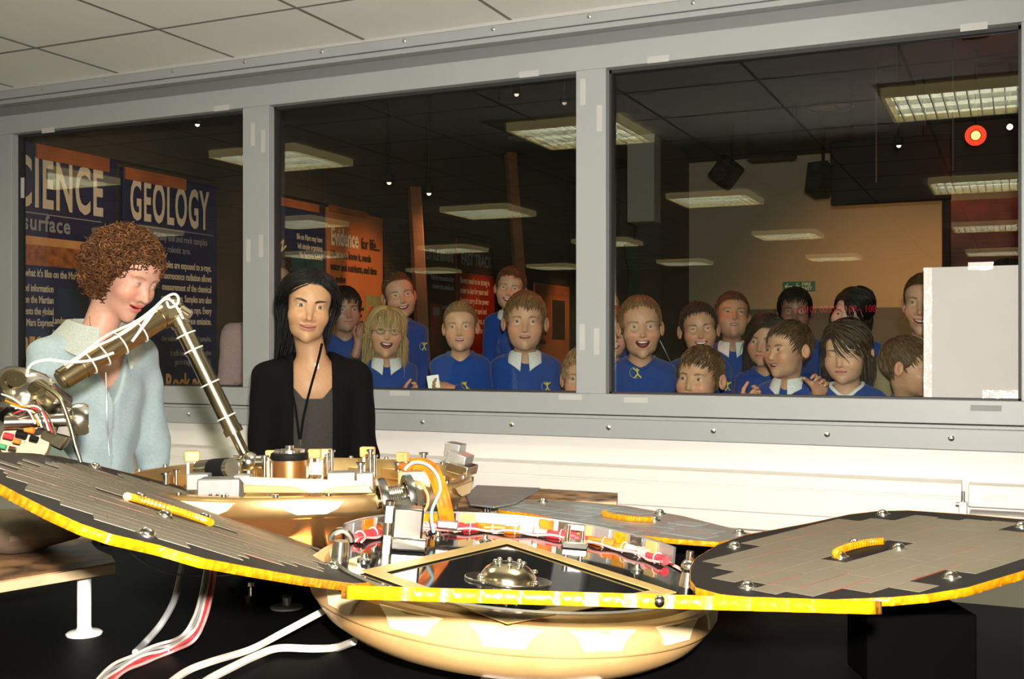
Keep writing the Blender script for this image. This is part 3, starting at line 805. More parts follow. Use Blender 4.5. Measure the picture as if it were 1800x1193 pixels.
M['kapton'] = mat('yellow_polyimide_tape', (0.66, 0.29, 0.003), 0.3, 0.25, coat=0.3, noise=(90, (0.46, 0.17, 0.002), 1, 2), bump=(70, 0.35))
M['kapton_o'] = mat('orange_polyimide_ribbon', (0.80, 0.19, 0.006), 0.25, 0.1, coat=0.4, noise=(40, (0.58, 0.10, 0.004), 1, 2))
M['gloss'] = mat('black_glossy_disc', (0.012, 0.012, 0.013), 0.06, spec=0.6)
M['goldbar'] = mat('matt_gold_bar', (0.52, 0.36, 0.13), 0.45, 0.3)
M['cream_block'] = mat('amber_resin_block', (0.62, 0.38, 0.14), 0.4, noise=(30, (0.5, 0.28, 0.08), 1, 3))
M['white_plastic'] = mat('white_plastic', (0.82, 0.80, 0.78), 0.35)
M['white_wire'] = mat('white_wire', (0.55, 0.51, 0.44), 0.5)
M['grey_wire'] = mat('grey_wire', (0.25, 0.25, 0.25), 0.5)
M['red_wire'] = mat('red_wire', (0.62, 0.03, 0.04), 0.4)
M['pink_wire'] = mat('pinkish_wire', (0.62, 0.30, 0.28), 0.5)
M['blue_wire'] = mat('pale_blue_wire', (0.22, 0.55, 0.68), 0.4)
M['orange'] = mat('orange_plastic', (0.75, 0.16, 0.02), 0.4)
M['green_wire'] = mat('green_wire', (0.05, 0.28, 0.12), 0.4)
M['burl'] = mat('burl_painted_board', (0.46, 0.25, 0.12), 0.45, noise=(16, (0.05, 0.022, 0.012), 1, 6), bump=(40, 0.15))
M['burl_edge'] = mat('pale_board_edge', (0.50, 0.37, 0.22), 0.6, noise=(30, (0.42, 0.30, 0.17), 1, 3))
M['rock'] = mat('brown_grey_rock', (0.20, 0.13, 0.08), 0.7, noise=(20, (0.10, 0.07, 0.05), 1, 5), bump=(30, 0.6))

ZT = zr(-0.488)
tb_ = thing('display_table', (-0.9, 1.3, 0), 'black display table under the gold lander model', 'table')
MB().prism([(-2.75, 0.35, ZT), (1.3, 0.35, ZT), (1.3, 2.30, ZT), (-1.2, 2.30, ZT), (-1.2, 2.08, ZT), (-2.75, 2.08, ZT)], (0, 0, -0.03)).build('table_top', M['table'], tb_, bevel=0.004)
for (x0, y0, x1, y1) in ((-2.72, 0.38, 1.27, 0.40), (-1.18, 2.25, 1.27, 2.27), (-2.72, 2.03, -1.18, 2.05), (-2.72, 0.40, -2.70, 2.03), (1.25, 0.40, 1.27, 2.25)):
    MB().span((x0, y0, 0.0), (x1, y1, ZT - 0.03)).build('skirt_panel', M['table'], tb_)

def poly_on(pix, p0, n): return [on_plane(x, y, p0, n) for x, y in pix]
UP = Vector((0, 0, 1))
# left burl board on white legs
zb1 = zr(-0.36)
pix = [(-120, 1042), (0, 1021), (110, 1003), (203, 988), (196, 976), (172, 966), (160, 954), (163, 942), (150, 930), (60, 924), (0, 930), (-160, 935)]
pl = poly_on(pix, Vector((0, 0, zb1)), UP)
bd = thing('burl_board', (pl[3].x, pl[3].y, ZT), 'brown burl-painted board on a white leg at the left table edge', 'board')
b = MB(); b.prism(pl, (0, 0, -0.0025)); b.build('board_top', M['burl'], bd)
b = MB(); b.prism([p + Vector((0, 0, -0.0025)) for p in pl], (0, 0, -0.016)); b.build('board_core', M['burl_edge'], bd, bevel=0.001)
def leg(p, parent, ztop):
    l_ = MB(); r = 0.0115
    l_.lathe([(0.001, 0), (0.029, 0), (0.030, 0.003), (0.026, 0.006), (r + 0.002, 0.008), (r, 0.014), (r, ztop - ZT), (0.001, ztop - ZT)], 24, (p.x, p.y, ZT))
    l_.build('leg', M['white_plastic'], parent)
lp = on_z(148, 1115, ZT)
leg(lp, bd, zb1 - 0.0185)
leg(Vector((pl[11].x + 0.1, pl[11].y - 0.08, 0)), bd, zb1 - 0.0185)
# rock sample half hidden under the left panel
rk = P(18, 915, 1.98)
m_ = MB(); m_.ball((rk.x, rk.y, zb1 + 0.035), (0.13, 0.10, 0.036), 22, 12)
for v in m_.v:
    q = v - Vector((rk.x, rk.y, zb1)); k = 1 + 0.10 * math.sin(q.x * 50 + q.y * 31) + 0.08 * math.sin(q.z * 90 + q.x * 37)
    v.x = rk.x + q.x * k; v.y = rk.y + q.y * k; v.z = zb1 + max(0.0, q.z)
tag(m_.build('rock_sample', M['rock'], org=(rk.x, rk.y, zb1)), 'brown grey rock lying on the burl board under the left solar panel', 'rock')

# right board behind the lander with the sheet of grey metal
zb2 = zr(-0.360)
pl2 = poly_on([(822, 905), (905, 880), (1084, 880), (1086, 866), (945, 858), (800, 862), (806, 895)], Vector((0, 0, zb2)), UP)
bd2 = thing('wood_board', (pl2[2].x, pl2[2].y, ZT), 'flat wooden board behind the lander against the white trunking', 'board')
MB().prism(pl2, (0, 0, -0.003)).build('board_top', M['burl'], bd2)
MB().prism([p + Vector((0, 0, -0.003)) for p in pl2], (0, 0, -0.018)).build('board_core', M['burl_edge'], bd2, bevel=0.001)
for q in (pl2[0], pl2[2], pl2[3]):
    pass
cxy = (pl2[1] + pl2[3] + pl2[5]) / 3
leg(cxy, bd2, zb2 - 0.021); leg(pl2[6] * 0.8 + cxy * 0.2, bd2, zb2 - 0.021); leg((pl2[0] + cxy) / 2, bd2, zb2 - 0.021)
pm = poly_on([(838, 852), (950, 857), (906, 883), (868, 890), (826, 885), (818, 870)], Vector((0, 0, zb2 + 0.028)), UP)
gp = thing('metal_sheet', (pm[3].x, pm[3].y, zb2), 'thin grey metal sheet lying on the wooden board behind the lander', 'sheet')
MB().prism(pm, (0, 0, -0.004)).build('plate', M['alu_flat'], gp, bevel=0.001)
for p in (pm[1] * 0.7 + pm[4] * 0.3, pm[3] * 0.7 + pm[0] * 0.3, pm[4] * 0.8 + pm[1] * 0.2):
    MB().cyl((p.x, p.y, zb2), (p.x, p.y, zb2 + 0.024), 0.006, seg=10).build('spacer', M['steel_dark'], gp)

# ================================================================= the lander
C1 = P(522, 834, 2.3)
LD = thing('lander_model', (C1.x, C1.y, ZT), 'gold dish-shaped spacecraft lander model with robotic arm on the black table', 'spacecraft model')
R1 = 0.362
def c1(ang, r, h):                       # ang: 0 = image right, 90 = away from the camera
    return C1 + rgt * (r * math.cos(R(ang))) + fwd * (r * math.sin(R(ang))) + UP * h
Mw = Matrix((rgt, fwd, UP)).transposed()
b = MB(); b.lathe([(0.001, -0.155), (0.16, -0.155), (0.20, -0.148), (0.27, -0.115), (0.325, -0.07), (0.348, -0.04)], 72, C1, M=Mw)
b.build('lower_shell', M['copper'], LD, angle=60)
b = MB(); b.lathe([(0.348, -0.04), (0.357, -0.036), (R1, -0.028), (R1, -0.006), (R1 - 0.004, 0.0), (R1 - 0.017, 0.001), (R1 - 0.020, -0.004), (R1 - 0.026, -0.045), (0.10, -0.05), (0.001, -0.05)], 72, C1, M=Mw)
b.build('upper_dish', M['gold'], LD, angle=35)
# scalloped edge plates round the dish
for k in range(12):
    a = 15 + 30 * k
    b = MB()
    pr_ = [(-9, -0.008), (9, -0.008), (7, -0.022), (4, -0.030), (-4, -0.030), (-7, -0.022)]
    ptsA = [c1(a + da, R1 + 0.0008, h) for da, h in pr_]; ptsB = [c1(a + da, R1 + 0.006, h) for da, h in pr_]
    b.add(ptsA + ptsB, [tuple(range(6)), tuple(range(11, 5, -1))] + [(i, (i + 1) % 6, 6 + (i + 1) % 6, 6 + i) for i in range(6)])
    b.build('edge_plate', M['shell_lip'] if 200 < a < 290 else M['gold'], LD, bevel=0.001)  # plates facing the camera are paler: flash glare put into their colour
# pedestal
b = MB(); b.lathe([(0.14, ZT - C1.z + 0.0008), (0.14, ZT - C1.z + 0.01), (0.11, ZT - C1.z + 0.02), (0.11, -0.156), (0.001, -0.156)], 32, C1); b.build('pedestal', M['table'], LD)
# stepped copper pieces hanging under the lower shell front
for a in (238, 258, 278, 298):
    b = MB(); p = c1(a, 0.315, -0.082)
    rad = (rgt * math.cos(R(a)) + fwd * math.sin(R(a))); tan = UP.cross(rad)
    b.box(p, (0.09, 0.012, 0.05), M=Matrix((tan, rad, UP)).transposed() @ Matrix.Rotation(R(38), 3, 'X'))
    b.build('shell_segment', M['copper'], LD, bevel=0.003)
# rim furniture
def bl(px, py, d, size, m, name, yaw=0, bevel=0.002):
    p = P(px, py, d)
    Mx = Mw @ Matrix.Rotation(R(yaw), 3, 'Z')
    return MB().box(p, size, M=Mx).build(name, M[m], LD, bevel=bevel)
for px, py, d, s_, yw in ((553, 797, 2.22, 0.026, 0), (572, 798, 2.24, 0.030, 10), (646, 794, 2.30, 0.030, -10), (708, 803, 2.42, 0.028, -30), (337, 802, 2.38, 0.032, 20), (475, 797, 2.3, 0.02, 0)):
    p = P(px, py, d)
    cb = MB(); cb.box(p, (s_, s_ * 0.6, s_ * 0.72), M=Mw @ Matrix.Rotation(R(yw), 3, 'Z'))
    cb = cb.build('clamp_block', M['cream_block'], LD, bevel=0.003)
    for dx in (-0.25, 0.25):
        q = p + rgt * s_ * dx
        MB().cyl(q, (q.x, q.y, C1.z - 0.049), 0.0032, seg=10).build('post', M['white_plastic'], LD)
for px, py, d, r, h in ((583, 815, 2.1, 0.004, 0.045), (575, 818, 2.12, 0.003, 0.035), (651, 812, 2.08, 0.0045, 0.04), (634, 826, 2.02, 0.006, 0.02), (658, 820, 2.0, 0.004, 0.035), (420, 830, 2.1, 0.004, 0.03), (465, 822, 2.15, 0.005, 0.04), (745, 812, 2.2, 0.006, 0.03), (700, 822, 2.1, 0.007, 0.012), (310, 840, 2.2, 0.004, 0.025), (292, 842, 2.25, 0.006, 0.02)):
    p = P(px, py, d)
    q = MB().cyl(p + UP * h * 0.5, p - UP * h * 0.5, r, seg=12)
    q.cyl(p + UP * (h * 0.5 + 0.004), p + UP * h * 0.5, r * 1.7, seg=12)
    q.build('pin', M['steel'], LD)
# camera drum
p = P(509, 818, 2.2)
b = MB(); b.lathe([(0.001, -0.028), (0.033, -0.028), (0.033, 0.012), (0.001, 0.012)], 32, p); b.build('drum', M['copper'], LD)
b = MB(); b.lathe([(0.036, 0.012), (0.037, 0.014), (0.037, 0.024), (0.034, 0.026), (0.001, 0.026)], 32, p); b.build('drum_cap', M['black_box'], LD)
b = MB(); b.lathe([(0.024, 0.026), (0.024, 0.032), (0.008, 0.034), (0.008, 0.040), (0.001, 0.040)], 24, p)
for k in range(14):
    a = 2 * math.pi * k / 14; b.box(p + Vector((math.cos(a) * 0.027, math.sin(a) * 0.027, 0.029)), (0.006, 0.006, 0.006), rot=(0, 0, a))
b.build('gear_ring', M['steel'], LD)
# left tube instrument, bracket and block
pa_, pb_ = P(352, 826, 2.12), P(408, 822, 2.08)
b = MB().cyl(pa_, pb_, 0.019, seg=24); b.build('tube_instrument', M['steel'], LD)
b = MB().cyl(pa_ * 0.62 + pb_ * 0.38, pa_ * 0.12 + pb_ * 0.88, 0.0196, seg=24); b.build('black_band', M['black_box'], LD)
bl(350, 846, 2.05, (0.04, 0.03, 0.03), 'alu', 'bracket'); bl(390, 856, 2.0, (0.075, 0.05, 0.034), 'alu_flat', 'electronics_block'); bl(428, 848, 2.02, (0.03, 0.03, 0.03), 'alu', 'bracket')
for px in (372, 384, 398): 
    p = P(px, 873, 1.97); MB().ball(p, 0.007, 12, 8).build('ball_joint', M['steel'], LD)
bl(600, 838, 2.02, (0.05, 0.04, 0.02), 'alu', 'bracket', 8); bl(641, 842, 2.0, (0.03, 0.03, 0.025), 'alu', 'bracket', 8)
bl(556, 823, 2.05, (0.024, 0.02, 0.022), 'white_plastic', 'connector_block')
# polished front plate with notched lower edge
fp = [(420, 838), (640, 846), (640, 853), (585, 856), (562, 866), (540, 866), (522, 856), (430, 852)]
b = MB(); b.prism([P(x, y, 1.965) for x, y in fp], fwd * 0.012); b.build('front_plate', M['shell_lip'], LD, bevel=0.001)
b = MB(); b.prism([P(x, y, 1.965) + fwd * 0.0121 for x, y in [(424, 852), (645, 853), (655, 868), (425, 868)]], fwd * 0.01); b.build('front_skirt', M['gold'], LD, bevel=0.001)
# small fittings on the dish floor and rim
for k in range(24):
    a = 15 * k + 5
    p = c1(a, R1 - 0.009, 0.001)
    q = MB(); q.lathe([(0.001, 0.005), (0.005, 0.004), (0.0055, 0)], 10, p); q.build('rim_bolt', M['steel'], LD)
for k in range(9):
    a = 30 + 15 * k; p = c1(a, R1 - 0.034, -0.03)
    rad = (rgt * math.cos(R(a)) + fwd * math.sin(R(a))); tan = UP.cross(rad)
    MB().box(p, (0.055, 0.006, 0.024), M=Matrix((tan, rad, UP)).transposed()).build('wall_pad', M['gold'], LD, bevel=0.002)
# grey latch box at the right rim
p = P(800, 790, 2.45)
b = MB(); b.box(p, (0.036, 0.04, 0.03), M=Mw @ Euler((0, R(8), R(-20))).to_matrix()); b.build('latch', M['alu'], LD, bevel=0.002)
b = MB(); b.box(P(808, 806, 2.42), (0.045, 0.05, 0.028), M=Mw @ Euler((0, R(18), R(-20))).to_matrix()); b.build('latch_base', M['alu'], LD, bevel=0.002)
b = MB(); b.box(P(812, 822, 2.36), (0.05, 0.06, 0.02), M=Mw @ Euler((0, R(12), R(-20))).to_matrix()); b.build('latch_foot', M['steel'], LD, bevel=0.002)
# bronze motor drum at the right front
pa_, pb_ = P(722, 878, 2.0), P(752, 872, 2.12)
b = MB().cyl(pa_, pb_, 0.036, seg=28); b.build('motor_drum', M['gold'], LD, bevel=0.002)
b = MB(); a_ = (pb_ - pa_).normalized(); b.lathe([(0.001, -0.004), (0.026, -0.004), (0.030, 0.0)], 28, pa_, a_); b.build('drum_face', M['brass'], LD)
b = MB(); b.box(P(728, 842, 2.03), (0.05, 0.04, 0.03), M=Mw @ Matrix.Rotation(R(25), 3, 'Z')); b.build('motor_bracket', M['shell_lip'], LD, bevel=0.003)

# ---- lid ----
C2 = Vector((0, 0, 0)) + P(905, 995, 1.75)
eL = (rgt + UP * -0.0885).normalized()
eF = (fwd + UP * 0.022).normalized(); eN = eL.cross(eF).normalized(); eF = eN.cross(eL).normalized()
ML = Matrix((eL, eF, eN)).transposed()
def lp_(a, r, h): return C2 + eL * (r * math.cos(R(a))) + eF * (r * math.sin(R(a))) + eN * h
def lplane(px, py, h=0.0): return on_plane(px, py, C2 + eN * h, eN)
RL = 0.284
LDL = LD
b = MB(); b.lathe([(0.001, -0.114), (0.17, -0.114), (0.215, -0.110), (0.262, -0.096), (0.292, -0.076), (0.306, -0.058), (0.309, -0.050)], 80, C2, M=ML); b.build('lid_shell', M['shell'], LD, angle=60)
b = MB(); b.lathe([(0.309, -0.050), (0.3135, -0.048), (0.316, -0.044), (0.3165, -0.012), (0.313, -0.007), (0.297, -0.006), (0.291, -0.014), (0.275, -0.04), (0.20, -0.055), (0.001, -0.06)], 80, C2, M=ML); b.build('lid_lip', M['shell'], LD, angle=35)
for k in range(15):
    a = 24 * k + 4
    b = MB()
    pr_ = [(-9, -0.010), (9, -0.010), (6.5, -0.022), (5, -0.038), (-5, -0.038), (-6.5, -0.022)]
    A = [lp_(a + da, 0.3155, h) for da, h in pr_]; B = [lp_(a + da, 0.3195, h) for da, h in pr_]
    b.add(A + B, [tuple(range(6)), tuple(range(11, 5, -1))] + [(i, (i + 1) % 6, 6 + (i + 1) % 6, 6 + i) for i in range(6)])
    b.build('lid_tab', M['shell_lip'], LD, bevel=0.001)
for px in (889, 1016):
    p = lplane(px, 1087, -0.01); MB().box(p - eN * 0.008, (0.018, 0.022, 0.014), M=ML).build('lid_clip', M['alu'], LD, bevel=0.002)
b = MB(); b.lathe([(0.001, -0.012), (RL - 0.004, -0.012), (RL - 0.002, -0.004), (RL - 0.004, 0.0), (0.001, 0.0)], 80, C2, M=ML); b.build('lid_disc', M['gloss'], LD)
b = MB(); b.lathe([(RL - 0.002, -0.012), (RL + 0.004, -0.012), (RL + 0.005, 0.004), (RL, 0.006), (RL - 0.003, 0.002)], 80, C2, M=ML); b.build('disc_rim', M['steel'], LD)
# back wall of the rim with its coloured squares
b = MB(); b.lathe([(RL + 0.0015, 0.004), (RL + 0.0055, 0.004), (RL + 0.0055, 0.032), (RL + 0.0015, 0.032), (RL + 0.0015, 0.004)], 60, C2, M=ML, a0=R(22), a1=R(168)); b.build('rim_wall', M['alu'], LD)
cols = ['alu_flat', 'kapton_o', 'steel', 'goldbar', 'alu', 'kapton', 'steel_dark', 'goldbar', 'white_plastic', 'alu_flat']
for k in range(18):
    a = 160 - 7.4 * k
    if a < 25: break
    rad = (eL * math.cos(R(a)) + eF * math.sin(R(a))); tan = eN.cross(rad)
    MB().box(lp_(a, RL - 0.001, 0.019), (0.028, 0.004, 0.022), M=Matrix((tan, rad, eN)).transposed()).build('rim_square', M[cols[k % 10]], LD, bevel=0.001)
# wire bundle with coloured wraps and ties
hc_ = ['red_wire', 'kapton_o', 'red_wire', 'pink_wire', 'orange', 'red_wire', 'white_wire', 'kapton_o']
nseg = 26
for k in range(nseg):
    a0 = 166 - 144 * k / nseg; a1 = 166 - 144 * (k + 1) / nseg
    pts = [lp_(a0 + (a1 - a0) * t / 4, RL - 0.013 + 0.002 * math.sin(k * 1.7 + t), 0.008 + 0.0015 * math.sin(k * 2.3)) for t in range(5)]
    MB().tube(pts, 0.0065 + 0.001 * (k % 3), 10).build('wire_wrap', M[hc_[(k * 5) % 8]], LD)
for off, m_ in ((0.0, 'red_wire'), (0.006, 'white_wire'), (-0.006, 'pink_wire')):
    pts = [lp_(168 - 2 * t, RL - 0.022 + off * 0.6 + 0.002 * math.sin(t * 0.9 + off * 300), 0.006 + 0.002 * math.sin(t * 0.7)) for t in range(74)]
    MB().tube(pts, 0.0022, 6).build('wire', M[m_], LD)
for k in range(16):
    a = 162 - 9 * k
    rad = (eL * math.cos(R(a)) + eF * math.sin(R(a)))
    c_ = lp_(a, RL - 0.013, 0.008)
    MB().tube([c_ + (rad * math.cos(t) + eN * math.sin(t)) * 0.0095 for t in np.linspace(0, 2 * math.pi, 13)[:-1]], 0.0013, 6, closed=True).build('wire_tie', M['white_wire'], LD)
# square gold frame and the central dome
qs = [lplane(655, 1005, 0.002), lplane(890, 951, 0.002), lplane(1168, 1040, 0.002), lplane(892, 1090, 0.002)]
for i in range(4):
    a_, b2 = qs[i], qs[(i + 1) % 4]
    dv = (b2 - a_).normalized(); nv = eN.cross(dv)
    MB().prism([a_ - dv * 0.012 - nv * 0.013, b2 + dv * 0.012 - nv * 0.013, b2 + dv * 0.012 + nv * 0.013, a_ - dv * 0.012 + nv * 0.013], eN * (0.0015 + 0.0003 * (i % 2))).build('gold_bar', M['goldbar'], LD)
pd_ = lplane(893, 1021, 0.0)
b = MB(); ol = []
for k in range(40):
    t = 2 * math.pi * k / 40; r = 0.047 + 0.018 * max(0, abs(math.cos(t)) - 0.75) / 0.25
    ol.append(pd_ + eL * (r * math.cos(t)) + eF * (r * math.sin(t)))
b.prism(ol, eN * 0.004); b.build('dome_flange', M['steel'], LD, bevel=0.001)
b = MB(); b.lathe([(0.042, 0.004), (0.041, 0.010), (0.034, 0.019), (0.024, 0.025), (0.012, 0.028), (0.001, 0.0285)], 32, pd_, M=ML); b.build('dome', M['brass'], LD)
for k in range(8):
    t = 2 * math.pi * k / 8; MB().ball(pd_ + eL * (0.021 * math.cos(t)) + eF * (0.021 * math.sin(t)) + eN * 0.0275, 0.0042, 10, 7).build('dome_ball', M['steel'], LD)
for px, py in ((845, 1013), (942, 1026), (940, 1006), (850, 1024)):
    MB().ball(lplane(px, py, 0.006), 0.005, 10, 7).build('flange_bolt', M['steel'], LD)
for px, py in ((853, 951), (1120, 1003), (640, 985), (770, 945)):
    p = lplane(px, py, 0.0)
    q = MB(); q.lathe([(0.011, 0), (0.011, 0.003), (0.006, 0.005), (0.004, 0.011), (0.001, 0.012)], 16, p, M=ML); q.build('standoff', M['steel'], LD)
# rod mast, transparent posts and brackets on the lid
def rod(p0, p1, r, m_, name): return MB().cyl(p0, p1, r, seg=14).build(name, M[m_], LD)
p = lplane(678, 972); rod(p, p + eN * 0.075, 0.006, 'white_plastic', 'mast'); rod(p + eN * 0.03, p + eN * 0.05, 0.009, 'steel', 'mast_collar'); rod(p + eN * 0.078, p + eN * 0.084, 0.008, 'steel', 'mast_cap')
p = lplane(712, 965); MB().box(p + eN * 0.035, (0.05, 0.035, 0.07), M=ML @ Matrix.Rotation(R(8), 3, 'Z')).build('hinge_bracket', M['steel_dark'], LD, bevel=0.004)
MB().box(p + eN * 0.012 + eL * 0.004, (0.06, 0.045, 0.022), M=ML @ Matrix.Rotation(R(8), 3, 'Z')).build('hinge_foot', M['steel'], LD, bevel=0.004)
for px in (996, 1022):
    p = lplane(px, 962); rod(p, p + eN * 0.04, 0.005, 'steel', 'clear_post')
p = (lplane(996, 962) + lplane(1022, 962)) / 2
MB().box(p + eN * 0.006, (0.045, 0.03, 0.012), M=ML).build('post_foot', M['steel'], LD, bevel=0.002)
MB().box(p + eN * 0.036, (0.03, 0.012, 0.01), M=ML).build('post_bridge', M['alu'], LD, bevel=0.001)
# left and right end fittings
p = lplane(597, 985); b = MB().cyl(p + eN * 0.0, p + eN * 0.03, 0.014, 0.012, 20); b.tube([p + eN * 0.03 + eL * 0.016 * math.cos(t) + eN * 0.016 * math.sin(t) for t in np.linspace(0, math.pi, 12)], 0.005, 8); b.build('end_fitting', M['steel'], LD)
p = lplane(1208, 1030); b = MB().cyl(p, p + eN * 0.025, 0.014, 0.010, 20); b.ball(p + eN * 0.03, 0.013, 14, 9); b.cyl(p + eN * 0.032, p + eN * 0.028 + eL * 0.035 + eF * 0.01, 0.005, seg=10); b.cyl(p + eN * 0.03, p + eN * 0.055, 0.006, seg=10)
b.box(p + eN * 0.03 + eL * 0.04 + eF * 0.012, (0.016, 0.012, 0.016), M=ML); b.build('end_fitting', M['steel'], LD)
# hinge between body and lid: two curved steel arms and a spring
hp = P(696, 876, 1.97)
ax = (rgt * 0.93 + fwd * 0.3 + UP * 0.1).normalized()
u_ = ax.cross(UP).normalized(); w_ = u_.cross(ax).normalized() * -1
if w_.z < 0: w_ = -w_
Mh = Matrix((u_, w_, u_.cross(w_).normalized())).transposed()
b = MB()
for o_ in (-0.024, 0.024):
    b.lathe([(0.026, -0.007), (0.039, -0.007), (0.040, 0.0), (0.039, 0.007), (0.026, 0.007), (0.026, -0.007)], 26, hp + ax * o_, M=Mh, a0=-0.7, a1=3.3)
b.build('hinge_arm', M['steel_dark'], LD, bevel=0.001)
b = MB(); b.tube([hp + ax * (-0.018 + 0.036 * t / 120) + (u_ * math.cos(t * 0.5) + w_ * math.sin(t * 0.5)) * 0.021 for t in range(121)], 0.0021, 6); b.build('hinge_spring', M['steel'], LD)
MB().cyl(hp - ax * 0.034, hp + ax * 0.034, 0.012, seg=18).build('hinge_pin', M['steel'], LD)
ph = lplane(712, 965) + eN * 0.07
b = MB(); b.prism([hp + ax * -0.02 + w_ * 0.01, hp + ax * 0.03 + w_ * 0.02, P(735, 912, 1.9), P(700, 918, 1.9)], fwd * 0.008); b.build('hinge_plate', M['steel_dark'], LD, bevel=0.002)

# orange ribbon and the blue wire from dish to lid
path = [P(706, 823, 2.02), P(722, 816, 2.03), P(741, 815, 2.03), P(757, 824, 2.02), P(768, 843, 2.00), P(776, 868, 1.98), P(782, 893, 1.95), P(786, 917, 1.93)]
def spline(pts, n):
    pts = [Vector(p) for p in pts]; out = []
    P_ = [pts[0] * 2 - pts[1]] + pts + [pts[-1] * 2 - pts[-2]]
    for i in range(1, len(P_) - 2):
        a, b_, c, d = P_[i - 1:i + 3]
        for k in range(n):
            t = k / n
            out.append(0.5 * ((2 * b_) + (c - a) * t + (2 * a - 5 * b_ + 4 * c - d) * t * t + (3 * b_ - a - 3 * c + d) * t ** 3))
    out.append(pts[-1]); return out
def ribbon(path, w, th, side, name, m_, parent, n=6):
    pts = spline(path, n); b = MB(); vs = []; fs = []
    for i, p in enumerate(pts):
        t = (pts[min(i + 1, len(pts) - 1)] - pts[max(i - 1, 0)]).normalized()
        s_ = (side - t * side.dot(t)).normalized(); q = t.cross(s_)
        for k in range(10):
            u = k / 9 * 2 - 1
            wav = 0.15 * th * math.sin(k * 2.1)
            vs.append(p + s_ * (u * w / 2) + q * (th / 2 + wav))
        for k in range(9, -1, -1):
            u = k / 9 * 2 - 1
            vs.append(p + s_ * (u * w / 2) - q * (th / 2))
    m = 20
    for i in range(len(pts) - 1):
        for k in range(m): fs.append((i * m + k, i * m + (k + 1) % m, (i + 1) * m + (k + 1) % m, (i + 1) * m + k))
    fs += [tuple(range(m - 1, -1, -1)), tuple((len(pts) - 1) * m + k for k in range(m))]
    b.add(vs, fs); return b.build(name, M[m_], parent)
ribbon(path, 0.026, 0.006, (rgt + fwd * 0.35 + UP * 0.3).normalized(), 'orange_ribbon_cable', 'kapton_o', LD)
MB().box(P(787, 921, 1.925), (0.036, 0.02, 0.012), M=ML).build('ribbon_connector', M['alu'], LD, bevel=0.002)
MB().tube(spline([P(711, 826, 1.99), P(718, 818, 1.99), P(732, 812, 1.99), P(752, 817, 1.985), P(768, 834, 1.98), P(774, 858, 1.96), P(768, 876, 1.94), P(760, 894, 1.92), P(758, 910, 1.90), P(762, 935, 1.88)], 6), 0.0027, 8).build('blue_wire', M['blue_wire'], LD)

